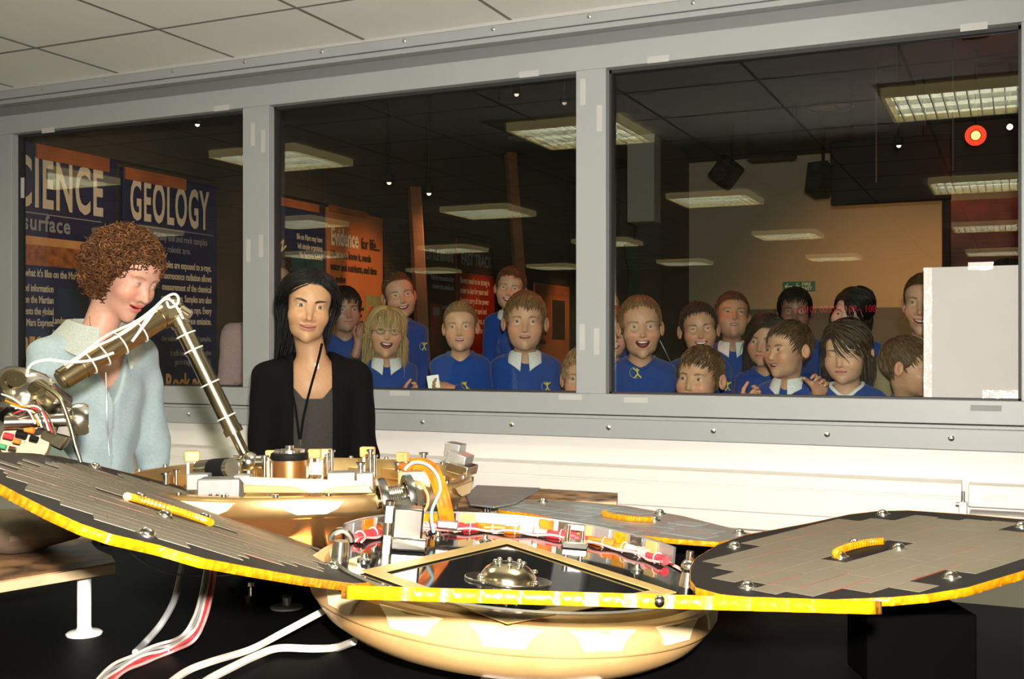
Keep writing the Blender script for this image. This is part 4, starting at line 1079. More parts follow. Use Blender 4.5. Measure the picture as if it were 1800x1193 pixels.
# ---- solar petals ----
def inside(poly, x, y):
    c = False; n = len(poly); j = n - 1
    for i in range(n):
        xi, yi = poly[i]; xj, yj = poly[j]
        if (yi > y) != (yj > y) and x < (xj - xi) * (y - yi) / (yj - yi) + xi: c = not c
        j = i
    return c
def resample(pts, step):
    out = []; n = len(pts)
    for i in range(n):
        a, b = pts[i], pts[(i + 1) % n]
        k = max(1, int((b - a).length / step))
        for t in range(k): out.append(a + (b - a) * (t / k))
    return out
def petal(outline, n, udir, th, cellm, slot=None, domes=(), cw=0.046, cl=0.12, ins=0.955, wires=4, base='carbon', gap=0.0009):
    """outline: world points of the upper face; n: its normal; udir: direction of the cell rows"""
    n = n.normalized(); u = (udir - n * udir.dot(n)).normalized(); v = n.cross(u)
    O = sum(outline, Vector((0, 0, 0))) / len(outline)
    root = MB().prism(outline, n * -th).build('solar_petal', M[base], LD)
    # ribbed tape round the edge
    rs = resample(outline, 0.0045); m = len(rs); vs = []; fs = []
    for i, p in enumerate(rs):
        t = (rs[(i + 1) % m] - rs[i - 1]).normalized(); o = t.cross(n)
        if o.dot(p - O) < 0: o = -o
        k = 0.0011 + 0.0007 * math.sin(i * 2.1) + 0.0004 * math.sin(i * 0.73)
        vs += [p + n * 0.0006, p + o * k + n * 0.0002, p + o * k - n * (th + 0.0002), p - n * (th + 0.0006)]
    for i in range(m):
        j = (i + 1) % m
        for q in range(3): fs.append((i * 4 + q, i * 4 + q + 1, j * 4 + q + 1, j * 4 + q))
    b = MB(); b.add(vs, fs); b.build('edge_tape', M['kapton'], root, angle=70)
    P2 = [((p - O).dot(u), (p - O).dot(v)) for p in outline]
    cen = (sum(x for x, y in P2) / len(P2), sum(y for x, y in P2) / len(P2))
    inset = [(cen[0] + (x - cen[0]) * ins, cen[1] + (y - cen[1]) * ins) for x, y in P2]
    bad = [((p - O).dot(u), (p - O).dot(v), r) for p, r in domes]
    sl = None
    if slot is not None: sl = ((slot - O).dot(u), (slot - O).dot(v))
    xs_ = [x for x, y in P2]; ys_ = [y for x, y in P2]
    nr = int((max(ys_) - min(ys_)) / cw) + 1; nc = int((max(xs_) - min(xs_)) / cl) + 2
    for r in range(nr):
        y0 = min(ys_) + r * cw + 0.006
        off = random.uniform(0, cl)
        for c in range(-1, nc):
            # each cell is cut into thirds so the row ends step along the outline
            for part in range(3):
                x0 = min(xs_) + c * cl + off + part * cl / 3; x1 = x0 + cl / 3 - (gap if part == 2 else 0.0001)
                y1 = y0 + cw - gap
                if not all(inside(inset, x, y) for x, y in ((x0, y0), (x1, y0), (x1, y1), (x0, y1))): continue
                mx, my = (x0 + x1) / 2, (y0 + y1) / 2
                if any(abs(mx - bx) < br + cl / 6 and abs(my - by) < br + cw * 0.3 for bx, by, br in bad): continue
                if sl and abs(mx - sl[0]) < 0.085 and abs(my - sl[1]) < 0.036: continue
                q = [O + u * x + v * y for x, y in ((x0, y0), (x1, y0), (x1, y1), (x0, y1))]
                MB().prism(q, n * (0.0005 + random.uniform(0, 0.0001))).build('solar_cell', M[cellm], root, smooth=False)
        # thin wire between the rows
        for c in range(wires):
            x0 = random.uniform(min(xs_), max(xs_)); x1 = x0 + random.uniform(0.03, 0.09)
            if all(inside(inset, x, y0) for x in (x0 - 0.03, x1 + 0.03)) and not (sl and abs((x0 + x1) / 2 - sl[0]) < 0.14 and abs(y0 - sl[1]) < 0.06):
                q = [O + u * x + v * y for x, y in ((x0, y0 - 0.002), (x1, y0 - 0.002), (x1, y0 - 0.0004), (x0, y0 - 0.0004))]
                MB().prism(q, n * 0.0007).build('cell_wire', M['cell_line'], root, smooth=False)
    for p, r in domes:
        d_ = MB(); d_.lathe([(0.013, 0), (0.013, 0.0015), (0.009, 0.003), (0.0085, 0.006), (0.005, 0.009), (0.001, 0.010)], 18, p, n); d_.build('standoff', M['steel'], root)
    return root, O, u, v, n

def arc_handle(root, O, u, v, n, c, a0, a1, r, lift):
    # raised kapton-wrapped lip of the hand slot
    pts = [c + u * (r * math.cos(t)) + v * (r * 0.42 * math.sin(t)) + n * (0.004 + lift) for t in np.linspace(R(a0), R(a1), 60)]
    b = MB(); rr = [0.0052 + 0.0009 * (i % 2) for i in range(60)]
    b.tube(pts, rr, 8); b.build('slot_lip', M['kapton'], root, smooth=False)
    s_ = [c + u * (r * 0.95 * math.cos(t)) + v * (r * 0.40 * math.sin(t)) for t in np.linspace(0, 2 * math.pi, 24)[:-1]]
    MB().prism(s_, n * 0.0011).build('slot_hole', M['black_box'], root, smooth=False)

# right petal: nearly level
pr0 = P(1215, 1012, 1.60); pr1 = P(1500, 1056, 1.385); pr2 = P(1600, 898, 1.95)
nR = (pr1 - pr0).cross(pr2 - pr0).normalized()
if nR.z < 0: nR = -nR
out = [on_plane(x, y, pr0, nR) for x, y in [(1214, 1020), (1214, 998), (1222, 982), (1263, 957), (1310, 940), (1420, 920), (1493, 904), (1545, 898), (1597, 897), (1700, 904), (1800, 913), (1880, 928), (1925, 950), (1920, 970), (1860, 988), (1800, 1003), (1767, 1013), (1700, 1033), (1633, 1044), (1567, 1050), (1467, 1054), (1367, 1054), (1267, 1045), (1224, 1033)]]
op = lambda x, y: on_plane(x, y, pr0, nR)
sc_ = op(1520, 967)
dm = [(op(1291, 962), 0.012), (op(1314, 1033), 0.012), (op(1552, 905), 0.012), (op(1672, 1016), 0.012), (op(1796, 927), 0.012)]
rt = petal(out, nR, op(1560, 912) - op(1250, 992), 0.010, 'cell', sc_, dm)
arc_handle(*rt, op(1518, 970), 10, 185, 0.055, 0.002)
for x, y in ((1477, 980), (1503, 957), (1580, 965)):
    d_ = MB(); d_.lathe([(0.013, 0), (0.013, 0.0015), (0.009, 0.003), (0.0085, 0.006), (0.005, 0.009), (0.001, 0.010)], 18, op(x, y), nR); d_.build('standoff', M['steel'], rt[0])
# left petal: tilted up to the left
pa0 = P(645, 1022, 1.60); pa1 = P(0, 851, 1.22); pa2 = P(0, 796, 1.66)
nA = (pa1 - pa0).cross(pa2 - pa0).normalized()
if nA.z < 0: nA = -nA
oa = lambda x, y: on_plane(x, y, pa0, nA)
out = [oa(x, y) for x, y in [(-110, 793), (0, 795), (60, 797), (110, 803), (160, 815), (250, 837), (330, 858), (420, 885), (490, 915), (560, 952), (620, 992), (650, 1016), (646, 1024), (622, 1026), (533, 1014), (455, 1000), (355, 981), (277, 958), (199, 940), (142, 921), (89, 897), (40, 872), (0, 851), (-60, 822), (-110, 806)]]
sa = oa(298, 899)
dm = [(oa(257, 942), 0.012), (oa(167, 822), 0.012), (oa(585, 997), 0.012), (oa(525, 935), 0.012)]
lt = petal(out, nA, oa(560, 985) - oa(90, 838), 0.010, 'cell', sa, dm, ins=0.92, wires=2, cl=0.16)
arc_handle(*lt, oa(296, 903), 5, 178, 0.062, 0.002)
for x, y in ((245, 876), (289, 908), (359, 911)):
    d_ = MB(); d_.lathe([(0.013, 0), (0.013, 0.0015), (0.009, 0.003), (0.0085, 0.006), (0.005, 0.009), (0.001, 0.010)], 18, oa(x, y), nA); d_.build('standoff', M['steel'], lt[0])
# rear petal: level, behind the lid
zq = Vector((0, 0, zr(-0.338)))
oq = lambda x, y: on_plane(x, y, zq, UP)
out = [oq(x, y) for x, y in [(876, 896), (880, 884), (900, 877), (1000, 880), (1100, 889), (1200, 907), (1280, 927), (1320, 938), (1312, 944), (1262, 953), (1180, 947), (1100, 938), (1060, 932), (980, 913), (930, 903), (885, 898)]]
dm = [(oq(955, 882), 0.01), (oq(1160, 903), 0.01), (oq(1300, 938), 0.01), (oq(1150, 915), 0.008)]
rt2 = petal(out, UP, oq(1280, 935) - oq(920, 885), 0.008, 'cell2', oq(1105, 911), dm, cw=0.05, cl=0.10, ins=0.985, base='alu', gap=0.004)
arc_handle(*rt2, oq(1105, 911), 180, 355, 0.06, 0.001)
# front petal: rises towards the camera, seen along its edge
def fl(px): return 1040 + (px - 600) * 0.029
of = lambda px, d: P(px, fl(px), d)
out = [of(700, 1.175), of(900, 1.165), of(1250, 1.165), of(1450, 1.175), of(1535, 1.20), of(1547, 1.24), of(1500, 1.31), of(1400, 1.38), of(1240, 1.43), of(1060, 1.46), of(860, 1.46), of(720, 1.41), of(640, 1.33), of(602, 1.24), of(612, 1.20)]
nF = (out[2] - out[1]).cross(out[9] - out[1]).normalized()
if nF.z < 0: nF = -nF
out = [p + nF * 0.0065 for p in out]
dm = [(of(1159, 0.875), 0.012), (of(760, 1.2), 0.012), (of(1350, 1.2), 0.012)]
rt3 = petal(out, nF, rgt, 0.0135, 'cell', of(1070, 1.31), [], cw=0.05)
MB().ball(of(1159, 1.16), 0.0065, 14, 9).build('edge_knob', M['steel'], rt3[0])
# black supports of the petals
def support(px, py, d, w, dd, label_name='petal_support', yaw=0):
    p = P(px, py, d)
    MB().box((p.x, p.y, (p.z + ZT) / 2 + 0.0005), (w, dd, p.z - ZT - 0.001), M=Matrix.Rotation(YAW + R(yaw), 3, 'Z')).build(label_name, M['foam'], LD, bevel=0.004)
support(1600, 1066, 1.66, 0.16, 0.10)
support(1190, 962, 2.26, 0.30, 0.14)
# white block under the lid
p = lp_(270, 0.08, -0.1125)
MB().box((p.x + 0.055 * rgt.x, p.y + 0.055 * rgt.y - 0.02, (ZT + p.z) / 2 - 0.001), (0.17, 0.24, p.z - ZT - 0.004), M=Matrix.Rotation(YAW, 3, 'Z')).build('lid_block', M['white_plastic'], LD, bevel=0.003)

# ---- robotic arm and its instrument head ----
sh, el, wr = P(437, 812, 2.16), P(306, 545, 2.14), P(98, 674, 2.00)
b = MB().ball(sh, 0.021, 18, 12); b.cyl(sh - rgt * 0.03, sh + rgt * 0.03, 0.013, seg=16); b.cyl(sh, sh - UP * 0.04, 0.015, seg=14); b.build('shoulder_joint', M['steel'], LD)
d1 = (el - sh)
l1 = MB().cyl(sh + d1 * 0.06, sh + d1 * 0.22, 0.0105, seg=20)
l1.cyl(sh + d1 * 0.20, sh + d1 * 0.93, 0.0165, seg=24); l1.cyl(sh + d1 * 0.19, sh + d1 * 0.23, 0.0185, seg=24); l1.cyl(sh + d1 * 0.90, sh + d1 * 0.95, 0.0195, seg=24); l1.cyl(sh + d1 * 0.72, sh + d1 * 0.74, 0.0185, seg=24)
l1 = l1.build('lower_link', M['brass'], LD)
d2 = (wr - el)
l2 = MB().cyl(el + d2 * 0.08, el + d2 * 0.95, 0.0205, seg=26); l2.cyl(el + d2 * 0.06, el + d2 * 0.12, 0.023, seg=26); l2.cyl(el + d2 * 0.76, el + d2 * 0.79, 0.0225, seg=26); l2.cyl(el + d2 * 0.90, el + d2 * 0.97, 0.017, seg=26)
l2 = l2.build('upper_link', mat('brown_brass_tube', (0.44, 0.34, 0.20), 0.24, 1.0), LD)
b = MB(); b.cyl(el - fwd * 0.03, el + fwd * 0.03, 0.017, seg=20); b.ball(el + UP * 0.004, 0.018, 16, 10); b.cyl(el + rgt * 0.012, el + rgt * 0.03 - UP * 0.012, 0.012, seg=14); b.box(el - UP * 0.014, (0.03, 0.03, 0.02), M=Mw); b.build('elbow_joint', M['brass'], LD)
def ring(c, ax_, r, m_='white_wire', par=None, tr_=0.0016):
    a, u, w = frame_of(ax_)
    MB().tube([c + (u * math.cos(t) + w * math.sin(t)) * r for t in np.linspace(0, 2 * math.pi, 21)[:-1]], tr_, 6, closed=True).build('wire_tie', M[m_], par or LD)
for t in (0.30, 0.52, 0.74, 0.84): ring(sh + d1 * t, d1, 0.0185, par=l1)
for t in (0.30, 0.47, 0.62, 0.73): ring(el + d2 * t, d2, 0.0225, par=l2)
up1 = (UP - d2.normalized() * UP.dot(d2.normalized())).normalized()
for o_, m_, ph_ in ((0.0, 'white_wire', 0), (0.006, 'white_wire', 1.7), (-0.006, 'kapton', 3.0)):
    pts = [el + d2 * t - fwd * (0.017 + o_ * 0.5) + up1 * (0.013 + o_ + 0.003 * math.sin(t * 12 + ph_)) for t in np.linspace(-0.04, 0.86, 40)]
    MB().tube(pts, 0.0026, 7).build('arm_wire', M[m_], l2)
for k, pts in enumerate(([P(232, 600, 2.0), P(262, 560, 2.02), P(283, 530, 2.06), P(303, 517, 2.1), P(313, 522, 2.1), P(311, 535, 2.1), P(298, 540, 2.08), P(293, 530, 2.08)],
             [P(60, 690, 1.9), P(48, 660, 1.9), P(56, 640, 1.92), P(85, 632, 1.95), P(120, 636, 1.98), P(160, 633, 2.0), P(200, 620, 2.02)],
             [P(240, 590, 2.02), P(266, 548, 2.04), P(290, 526, 2.07), P(306, 533, 2.09), P(322, 560, 2.1)])):
    MB().tube(spline(pts, 8), 0.0026, 7).build('arm_wire', M['white_wire'], LD)
# instrument head
b = MB(); b.lathe([(0.001, -0.06), (0.035, -0.058), (0.048, -0.04), (0.052, -0.01), (0.052, 0.02), (0.044, 0.04), (0.03, 0.05), (0.001, 0.052)], 30, P(42, 700, 1.93), (rgt * 0.85 - fwd * 0.3 - UP * 0.25)); b.build('head_housing', M['steel'], LD)
for k, (x, y, d, r0) in enumerate(((30, 676, 1.90, 0.026), (8, 695, 1.9, 0.03), (70, 690, 1.9, 0.02), (100, 700, 1.97, 0.018))):
    p = P(x, y, d); q = MB(); q.lathe([(0.001, 0.02), (r0 * 0.6, 0.02), (r0 * 0.7, 0.014), (r0, 0.012), (r0, -0.02), (0.001, -0.02)], 22, p, (-fwd * 0.8 + UP * 0.5 + rgt * (0.3 - 0.2 * k))); q.build('lens_barrel', M['steel_dark'] if k % 2 else M['brass'], LD)
pa_, pb_ = P(8, 742, 1.88), P(132, 737, 1.92)
MB().cyl(pa_, pb_, 0.0115, seg=22).build('probe_tube', M['steel'], LD)
a_ = (pb_ - pa_).normalized()
q = MB(); q.lathe([(0.012, -0.012), (0.026, -0.006), (0.028, 0.0), (0.028, 0.014), (0.024, 0.02), (0.001, 0.02)], 28, pb_ + a_ * 0.002, a_); q.build('probe_head', M['steel'], LD)
MB().box(P(120, 738, 1.95), (0.03, 0.04, 0.05), M=Mw @ Euler((0.2, 0.3, 0.4)).to_matrix()).build('probe_bracket', M['steel'], LD, bevel=0.003)
q = MB(); q.tube(spline([P(62, 670, 1.88), P(85, 683, 1.88), P(103, 697, 1.88), P(112, 715, 1.88), P(124, 750, 1.88), P(133, 785, 1.88)], 6), 0.0042, 10); q.build('bent_pipe', M['brass'], LD)
MB().cyl(P(132, 782, 1.88), P(142, 812, 1.88), 0.005, 0.003, 12).build('pipe_tip', M['steel'], LD)
q = MB(); q.lathe([(0.001, -0.012), (0.040, -0.012), (0.043, 0), (0.040, 0.012), (0.001, 0.012)], 30, P(45, 778, 1.96), (-fwd + UP * 0.2 + rgt * 0.3)); q.build('round_plate', mat('cream_round_plate', (0.26, 0.21, 0.125), 0.5, 0.2), LD)
for x, y, m_, s_ in ((15, 768, 'red_wire', 0.016), (52, 757, 'orange', 0.016), (30, 777, 'orange', 0.012), (5, 786, 'green_wire', 0.012), (38, 765, 'black_box', 0.018), (22, 790, 'steel', 0.012), (60, 772, 'black_box', 0.014)):
    MB().cyl(P(x, y, 1.90) - rgt * s_ * 0.45 + UP * s_ * 0.2, P(x, y, 1.90) + rgt * s_ * 0.45, s_ * 0.34, seg=10).build('connector', M[m_], LD)
for k in range(7):
    pts = [P(-5 + 4 * k, 690 + 8 * k, 1.885), P(22 + 6 * k, 700 + 5 * k + 8 * math.sin(k), 1.87), P(50 + 5 * k, 722 - 4 * math.sin(k * 2), 1.87), P(62 + 6 * k, 745 + 3 * k, 1.87)]
    MB().tube(spline(pts, 6), 0.0016, 6).build('head_wire', M[['white_wire', 'kapton', 'white_wire', 'steel', 'white_wire', 'red_wire', 'steel'][k]], LD)
MB().box(P(85, 735, 1.98), (0.05, 0.05, 0.06), M=Mw @ Euler((0.3, 0.2, 0.5)).to_matrix()).build('head_block', M['steel_dark'], LD, bevel=0.004)
MB().box(P(100, 765, 1.98), (0.045, 0.04, 0.035), M=Mw @ Euler((0.1, 0.5, 0.2)).to_matrix()).build('head_block', M['brass'], LD, bevel=0.004)

# ---- cables and small parts lying on the table ----
def tz(px, py, h=0.0125): return on_z(px, py, ZT + h)
def cable(name, pts, r, m_, label, cat='cable', strands=None, group=None):
    if strands is None:
        o = MB().tube(spline(pts, 8), r, 8).build(name, M[m_], org=pts[0]); return tag(o, label, cat, group)
    t = thing(name, pts[-1], label, cat, group)
    sp = spline(pts, 8)
    n = len(strands)
    for k, ms in enumerate(strands):
        off = (k - (n - 1) / 2) * r * 1.7
        q = []
        for i, p in enumerate(sp):
            tg = (sp[min(i + 1, len(sp) - 1)] - sp[max(i - 1, 0)]).normalized()
            s_ = tg.cross(-ray(300, 1100).normalized()).normalized()
            q.append(p + s_ * off + UP * (0.0015 * math.sin(i * 0.35 + k * 1.3)))
        MB().tube(q, r, 6).build('strand', M[ms], t)
    return t
cable('grey_cable', [P(322, 985, 1.93), P(316, 1015, 1.92), P(306, 1055, 1.86), P(284, 1095, 1.79), tz(256, 1128), tz(238, 1146)], 0.0055, 'grey_wire', 'dull grey flat cable hanging from the left solar panel')
cable('ribbon_cable', [P(372, 985, 1.90), P(368, 1015, 1.88), P(360, 1055, 1.80), P(350, 1090, 1.74), P(332, 1118, 1.70), tz(300, 1137), tz(260, 1150), tz(225, 1166), tz(195, 1185), tz(165, 1215)], 0.0026, None, 'bundle of red white and grey wires curving over the black table', strands=['pink_wire', 'red_wire', 'white_wire', 'grey_wire', 'white_wire'])
cable('white_cable', [P(584, 1066, 1.82), P(560, 1078, 1.80), P(500, 1110, 1.75), tz(440, 1141, 0.006), tz(370, 1163), tz(325, 1181), tz(280, 1215)], 0.0058, 'white_wire', 'twisted white cable leading up to the lid of the lander', 'cable')
cable('white_cable', [P(622, 1127, 1.72), tz(590, 1138, 0.005), tz(550, 1140), tz(490, 1139), tz(450, 1152), tz(408, 1172), tz(370, 1192), tz(330, 1219)], 0.0062, 'white_wire', 'twisted white cable ending under the bottom of the lid shell', 'cable')
for pts_, nm in (([P(560, 1078, 1.80), P(500, 1110, 1.75), tz(440, 1141, 0.006), tz(370, 1163)], 0),):
    pass
cable('thin_wire', [P(218, 958, 1.7), P(248, 985, 1.75), P(290, 1005, 1.85), P(350, 1012, 1.95), P(420, 1010, 2.0)], 0.0014, 'grey_wire', 'thin loose wire hanging below the left solar panel', 'wire')
p = tz(441, 1053, 0.0)
b = MB(); b.lathe([(0.001, 0), (0.011, 0), (0.011, 0.006), (0.005, 0.008), (0.004, 0.024), (0.007, 0.026), (0.006, 0.033), (0.001, 0.034)], 16, p); tag(b.build('steel_stud', M['steel'], org=p), 'small upright steel stud on the table beneath the left solar panel', 'stud')
p = tz(504, 1068, 0.0)
b = MB(); b.lathe([(0.001, 0), (0.030, 0), (0.031, 0.003), (0.008, 0.005), (0.008, 0.02), (0.011, 0.022), (0.001, 0.024)], 24, p); tag(b.build('round_stand', M['alu_flat'], org=p), 'small round metal stand on the table left of the lid shell', 'stand')
# ---------------------------------------------------------------- people
from mathutils.bvhtree import BVHTree
f32 = np.float32
def s_ell(p, c, r):
    q = (p - np.array(c, f32)); r = np.array(r, f32)
    a = np.sqrt(((q / r) ** 2).sum(1)) + 1e-6
    b = np.sqrt(((q / (r * r)) ** 2).sum(1)) + 1e-6
    return a * (a - 1) / b
def s_sph(p, c, r): return np.sqrt(((p - np.array(c, f32)) ** 2).sum(1)) - r
def s_cap(p, a, b, ra, rb=None):
    rb = ra if rb is None else rb
    a = np.array(a, f32); b = np.array(b, f32); ba = b - a
    t = np.clip(((p - a) @ ba) / max(float(ba @ ba), 1e-9), 0, 1)
    return np.sqrt((((p - a) - t[:, None] * ba) ** 2).sum(1)) - (ra + (rb - ra) * t)
def smin(a, b, k):
    h = np.clip(k - np.abs(a - b), 0, None) / k
    return np.minimum(a, b) - h * h * k * 0.25
def smax(a, b, k): return -smin(-a, -b, k)

def surface_net(fn, lo, hi, h):
    """sample fn in a narrow band and mesh its zero level"""
    lo = np.array(lo, float); hi = np.array(hi, float)
    B = 4
    nb = np.ceil((hi - lo) / (h * B)).astype(int) + 1
    ax = [lo[i] + (np.arange(nb[i]) * B + (B - 1) / 2) * h for i in range(3)]
    G = np.stack(np.meshgrid(*ax, indexing='ij'), -1).reshape(-1, 3).astype(f32)
    Cv = fn(G).reshape(nb)
    F = np.repeat(np.repeat(np.repeat(Cv, B, 0), B, 1), B, 2).astype(f32)
    near = np.abs(Cv) < B * h * 1.5
    near = np.repeat(np.repeat(np.repeat(near, B, 0), B, 1), B, 2)
    ii = np.argwhere(near)
    pts = (lo + ii * h).astype(f32)
    F[near] = fn(pts)
    n = F.shape
    S = F < 0
    c = [S[i:n[0] - 1 + i, j:n[1] - 1 + j, k:n[2] - 1 + k] for i in (0, 1) for j in (0, 1) for k in (0, 1)]
    sm = sum(x.astype(np.int8) for x in c)
    act = (sm > 0) & (sm < 8)
    cid = np.full(act.shape, -1, np.int64)
    ai = np.argwhere(act); cid[act] = np.arange(len(ai))
    acc = np.zeros((len(ai), 3)); cnt = np.zeros(len(ai))
    co = [(i, j, k) for i in (0, 1) for j in (0, 1) for k in (0, 1)]
    val = [F[ai[:, 0] + o[0], ai[:, 1] + o[1], ai[:, 2] + o[2]] for o in co]
    for a in range(8):
        for b in range(a + 1, 8):
            d = np.array(co[b]) - np.array(co[a])
            if np.abs(d).sum() != 1: continue
            m = (val[a] < 0) != (val[b] < 0)
            t = val[a][m] / (val[a][m] - val[b][m])
            acc[m] += np.array(co[a]) + t[:, None] * d; cnt[m] += 1
    V = lo + (ai + acc / cnt[:, None]) * h
    Q = []
    for axn in range(3):
        sl0 = [slice(None)] * 3; sl1 = [slice(None)] * 3
        sl0[axn] = slice(0, n[axn] - 1); sl1[axn] = slice(1, n[axn])
        A, Bb = S[tuple(sl0)], S[tuple(sl1)]
        e = np.argwhere(A != Bb)
        u, w = [q for q in range(3) if q != axn]
        ok = (e[:, u] > 0) & (e[:, w] > 0) & (e[:, u] < n[u] - 1) & (e[:, w] < n[w] - 1)
        e = e[ok]
        ins = A[e[:, 0], e[:, 1], e[:, 2]]
        def cell(du, dw):
            q = e.copy(); q[:, u] += du; q[:, w] += dw
            return cid[q[:, 0], q[:, 1], q[:, 2]]
        quad = np.stack([cell(-1, -1), cell(0, -1), cell(0, 0), cell(-1, 0)], 1)
        flip = ins if axn != 1 else ~ins
        quad[~flip] = quad[~flip][:, ::-1]
        Q.append(quad)
    Q = np.concatenate(Q)
    Q = Q[(Q >= 0).all(1)]
    return V, Q

def np_mesh(name, V, Q, m, parent, col=None, smooth=True):
    me = bpy.data.meshes.new(name)
    nv, nf = len(V), len(Q); k = Q.shape[1]
    o0 = np.array(ORG[parent.name])
    me.vertices.add(nv); me.vertices.foreach_set('co', (np.asarray(V) - o0).astype(f32).ravel())
    me.loops.add(nf * k); me.loops.foreach_set('vertex_index', Q.astype(np.int32).ravel())
    me.polygons.add(nf); me.polygons.foreach_set('loop_start', np.arange(0, nf * k, k, dtype=np.int32))
    me.update(calc_edges=True)
    if col is not None:
        a = me.color_attributes.new('Col', 'FLOAT_COLOR', 'POINT')
        c4 = np.ones((nv, 4), f32); c4[:, :3] = col
        a.data.foreach_set('color', c4.ravel())
    me.materials.append(m)
    if smooth: me.shade_smooth()
    o = bpy.data.objects.new(name, me); COL.objects.link(o); o.parent = parent
    reg(o, ORG[parent.name])
    return o

M['skin'] = mat('skin', (0.6, 0.4, 0.3), 0.48, spec=0.35, vcol='Col', sss=0.08, bump=(350, 0.06))
M['eye'] = mat('eye_surface', (0.6, 0.5, 0.4), 0.32, spec=0.4, vcol='Col')
M['hair'] = mat('hair_strands', (0.1, 0.06, 0.03), 0.52, spec=0.3, vcol='Col')
M['teeth'] = mat('teeth', (0.78, 0.74, 0.66), 0.25)
def cloth(name, col, c2=None, rough=0.9, sc=160, sheen=0.15):
    return mat(name, col, rough, spec=0.15, noise=(sc, c2 or tuple(x * 0.82 for x in col), 1, 2), bump=(sc * 1.5, 0.25), sheen=sheen)
M['school'] = cloth('royal_blue_sweatshirt', (0.014, 0.050, 0.25))
M['polo'] = cloth('white_polo_collar', (0.72, 0.72, 0.72))
M['trouser'] = cloth('dark_trousers', (0.02, 0.02, 0.024))
M['shoe'] = mat('black_shoe', (0.012, 0.012, 0.012), 0.35)
M['black_knit'] = cloth('black_knit_cardigan', (0.0035, 0.0035, 0.0038), (0.0025, 0.0025, 0.0025), sheen=0.0)
M['grey_top'] = cloth('charcoal_top', (0.045, 0.040, 0.037))
M['blue_fleece'] = cloth('pale_blue_cardigan', (0.31, 0.385, 0.41), (0.28, 0.35, 0.375), sc=120)
M['cream_fleece'] = cloth('cream_collar_lining', (0.40, 0.43, 0.40), sc=200)
M['pink'] = cloth('pink_jacket', (0.62, 0.40, 0.42))
M['cream_knit'] = cloth('beige_top', (0.30, 0.24, 0.14))
M['emblem_y'] = mat('yellow_emblem_thread', (0.62, 0.50, 0.04), 0.6)
M['emblem_g'] = mat('grey_emblem_thread', (0.16, 0.20, 0.24), 0.6)

def rotm(yaw, pitch, roll):
    return (Matrix.Rotation(R(yaw), 3, 'Z') @ Matrix.Rotation(R(pitch), 3, 'X') @ Matrix.Rotation(R(roll), 3, 'Y'))

def head_sdf(q, k):
    """canonical head, metres; -y is the face, z = 0 at the eyes"""
    kid = k['kid']; mo = k['mo']; sm = k['smile']
    jw = k.get('jaw', 1.0)
    x = np.abs(q[:, 0]); qs = q.copy(); qs[:, 0] = x
    dz = 0.012 if kid else 0.0            # children: shorter lower face
    drop = mo * 0.75
    d = s_ell(q, (0, 0.012, 0.036), (0.074 + 0.001 * kid, 0.094, 0.084))
    d = smin(d, s_ell(q, (0, -0.034, 0.034), (0.062, 0.052, 0.056)), 0.02)
    d = smin(d, s_ell(q, (0, -0.030, -0.028), ((0.0625 + 0.004 * kid) * (0.5 + jw / 2), 0.061, 0.076)), 0.02)
    d = smin(d, s_ell(q, (0, -0.034, -0.078 + dz - drop * 0.6), ((0.046 + 0.007 * kid) * jw, 0.050, 0.036)), 0.02)
    d = smin(d, s_sph(q, (0, -0.071, -0.101 + dz - drop), 0.017), 0.022)
    ch = 0.024 + 0.004 * kid + 0.005 * sm
    d = smin(d, s_sph(qs, (0.035, -0.058 - 0.003 * sm, -0.036 + 0.006 * sm + dz * 0.3), ch), 0.022)
    d = smin(d, s_ell(qs, (0.026, -0.074, 0.021), (0.026, 0.010, 0.007)), 0.012)
    d = smax(d, -s_sph(qs, (0.031, -0.0955, 0.001), 0.0165), 0.010)
    d = smin(d, s_sph(qs, (0.031, -0.0729, 0.0012), 0.0130), 0.007)
    nz = 0.78 if kid else 1.0
    tip = (0, -0.084 - 0.020 * nz, -0.036 * (0.86 if kid else 1.0))
    dn = s_cap(q, (0, -0.080, 0.006), tip, 0.0072, 0.0098 if kid else 0.0100)
    dn = smin(dn, s_sph(qs, (0.0105, tip[1] + 0.012, tip[2] - 0.002), 0.0078), 0.006)
    d = smin(d, dn, 0.013)
    d = smax(d, -s_sph(qs, (0.0062, tip[1] + 0.006, tip[2] - 0.0105), 0.0034), 0.003)
    # mouth
    mz = -0.066 + dz * 0.7
    ql = q.copy(); ql[:, 2] -= sm * 13.0 * x * x - sm * 0.003
    w = 0.0215 + 0.0075 * sm
    up = mo * 0.22
    dl = s_ell(ql, (0, -0.0865, mz + 0.0045 + up), (w, 0.0085, 0.0052))
    dl = smin(dl, s_ell(ql, (0, -0.0845 + drop * 0.15, mz - 0.0055 - (mo - up)), (w * 0.9, 0.0085, 0.0062)), 0.002)
    d = smin(d, dl, 0.006)
    if mo > 0.003:
        d = smax(d, -s_ell(ql, (0, -0.090, mz - mo / 2 + up), (w * 0.92, 0.026, mo * 0.56)), 0.003)
    else:
        d = smax(d, -s_ell(ql, (0, -0.099, mz), (w * 1.0, 0.010, 0.0012)), 0.002)
    # ears
    ex = k.get('ear', 0.0)
    c, s = math.cos(0.35 + ex * 10), math.sin(0.35 + ex * 10)
    qe = qs - np.array((0.0745, 0.014, -0.008), f32)
    qe = np.stack([qe[:, 0] * c - qe[:, 1] * s, qe[:, 0] * s + qe[:, 1] * c, qe[:, 2]], 1)
    de = s_ell(qe, (0.004 + ex, 0.004, 0.002), (0.0085, 0.019, 0.030))
    de = smax(de, -s_ell(qe, (0.013 + ex, -0.001, 0.004), (0.008, 0.011, 0.019)), 0.004)
    d = smin(d, de, 0.006)
    return d

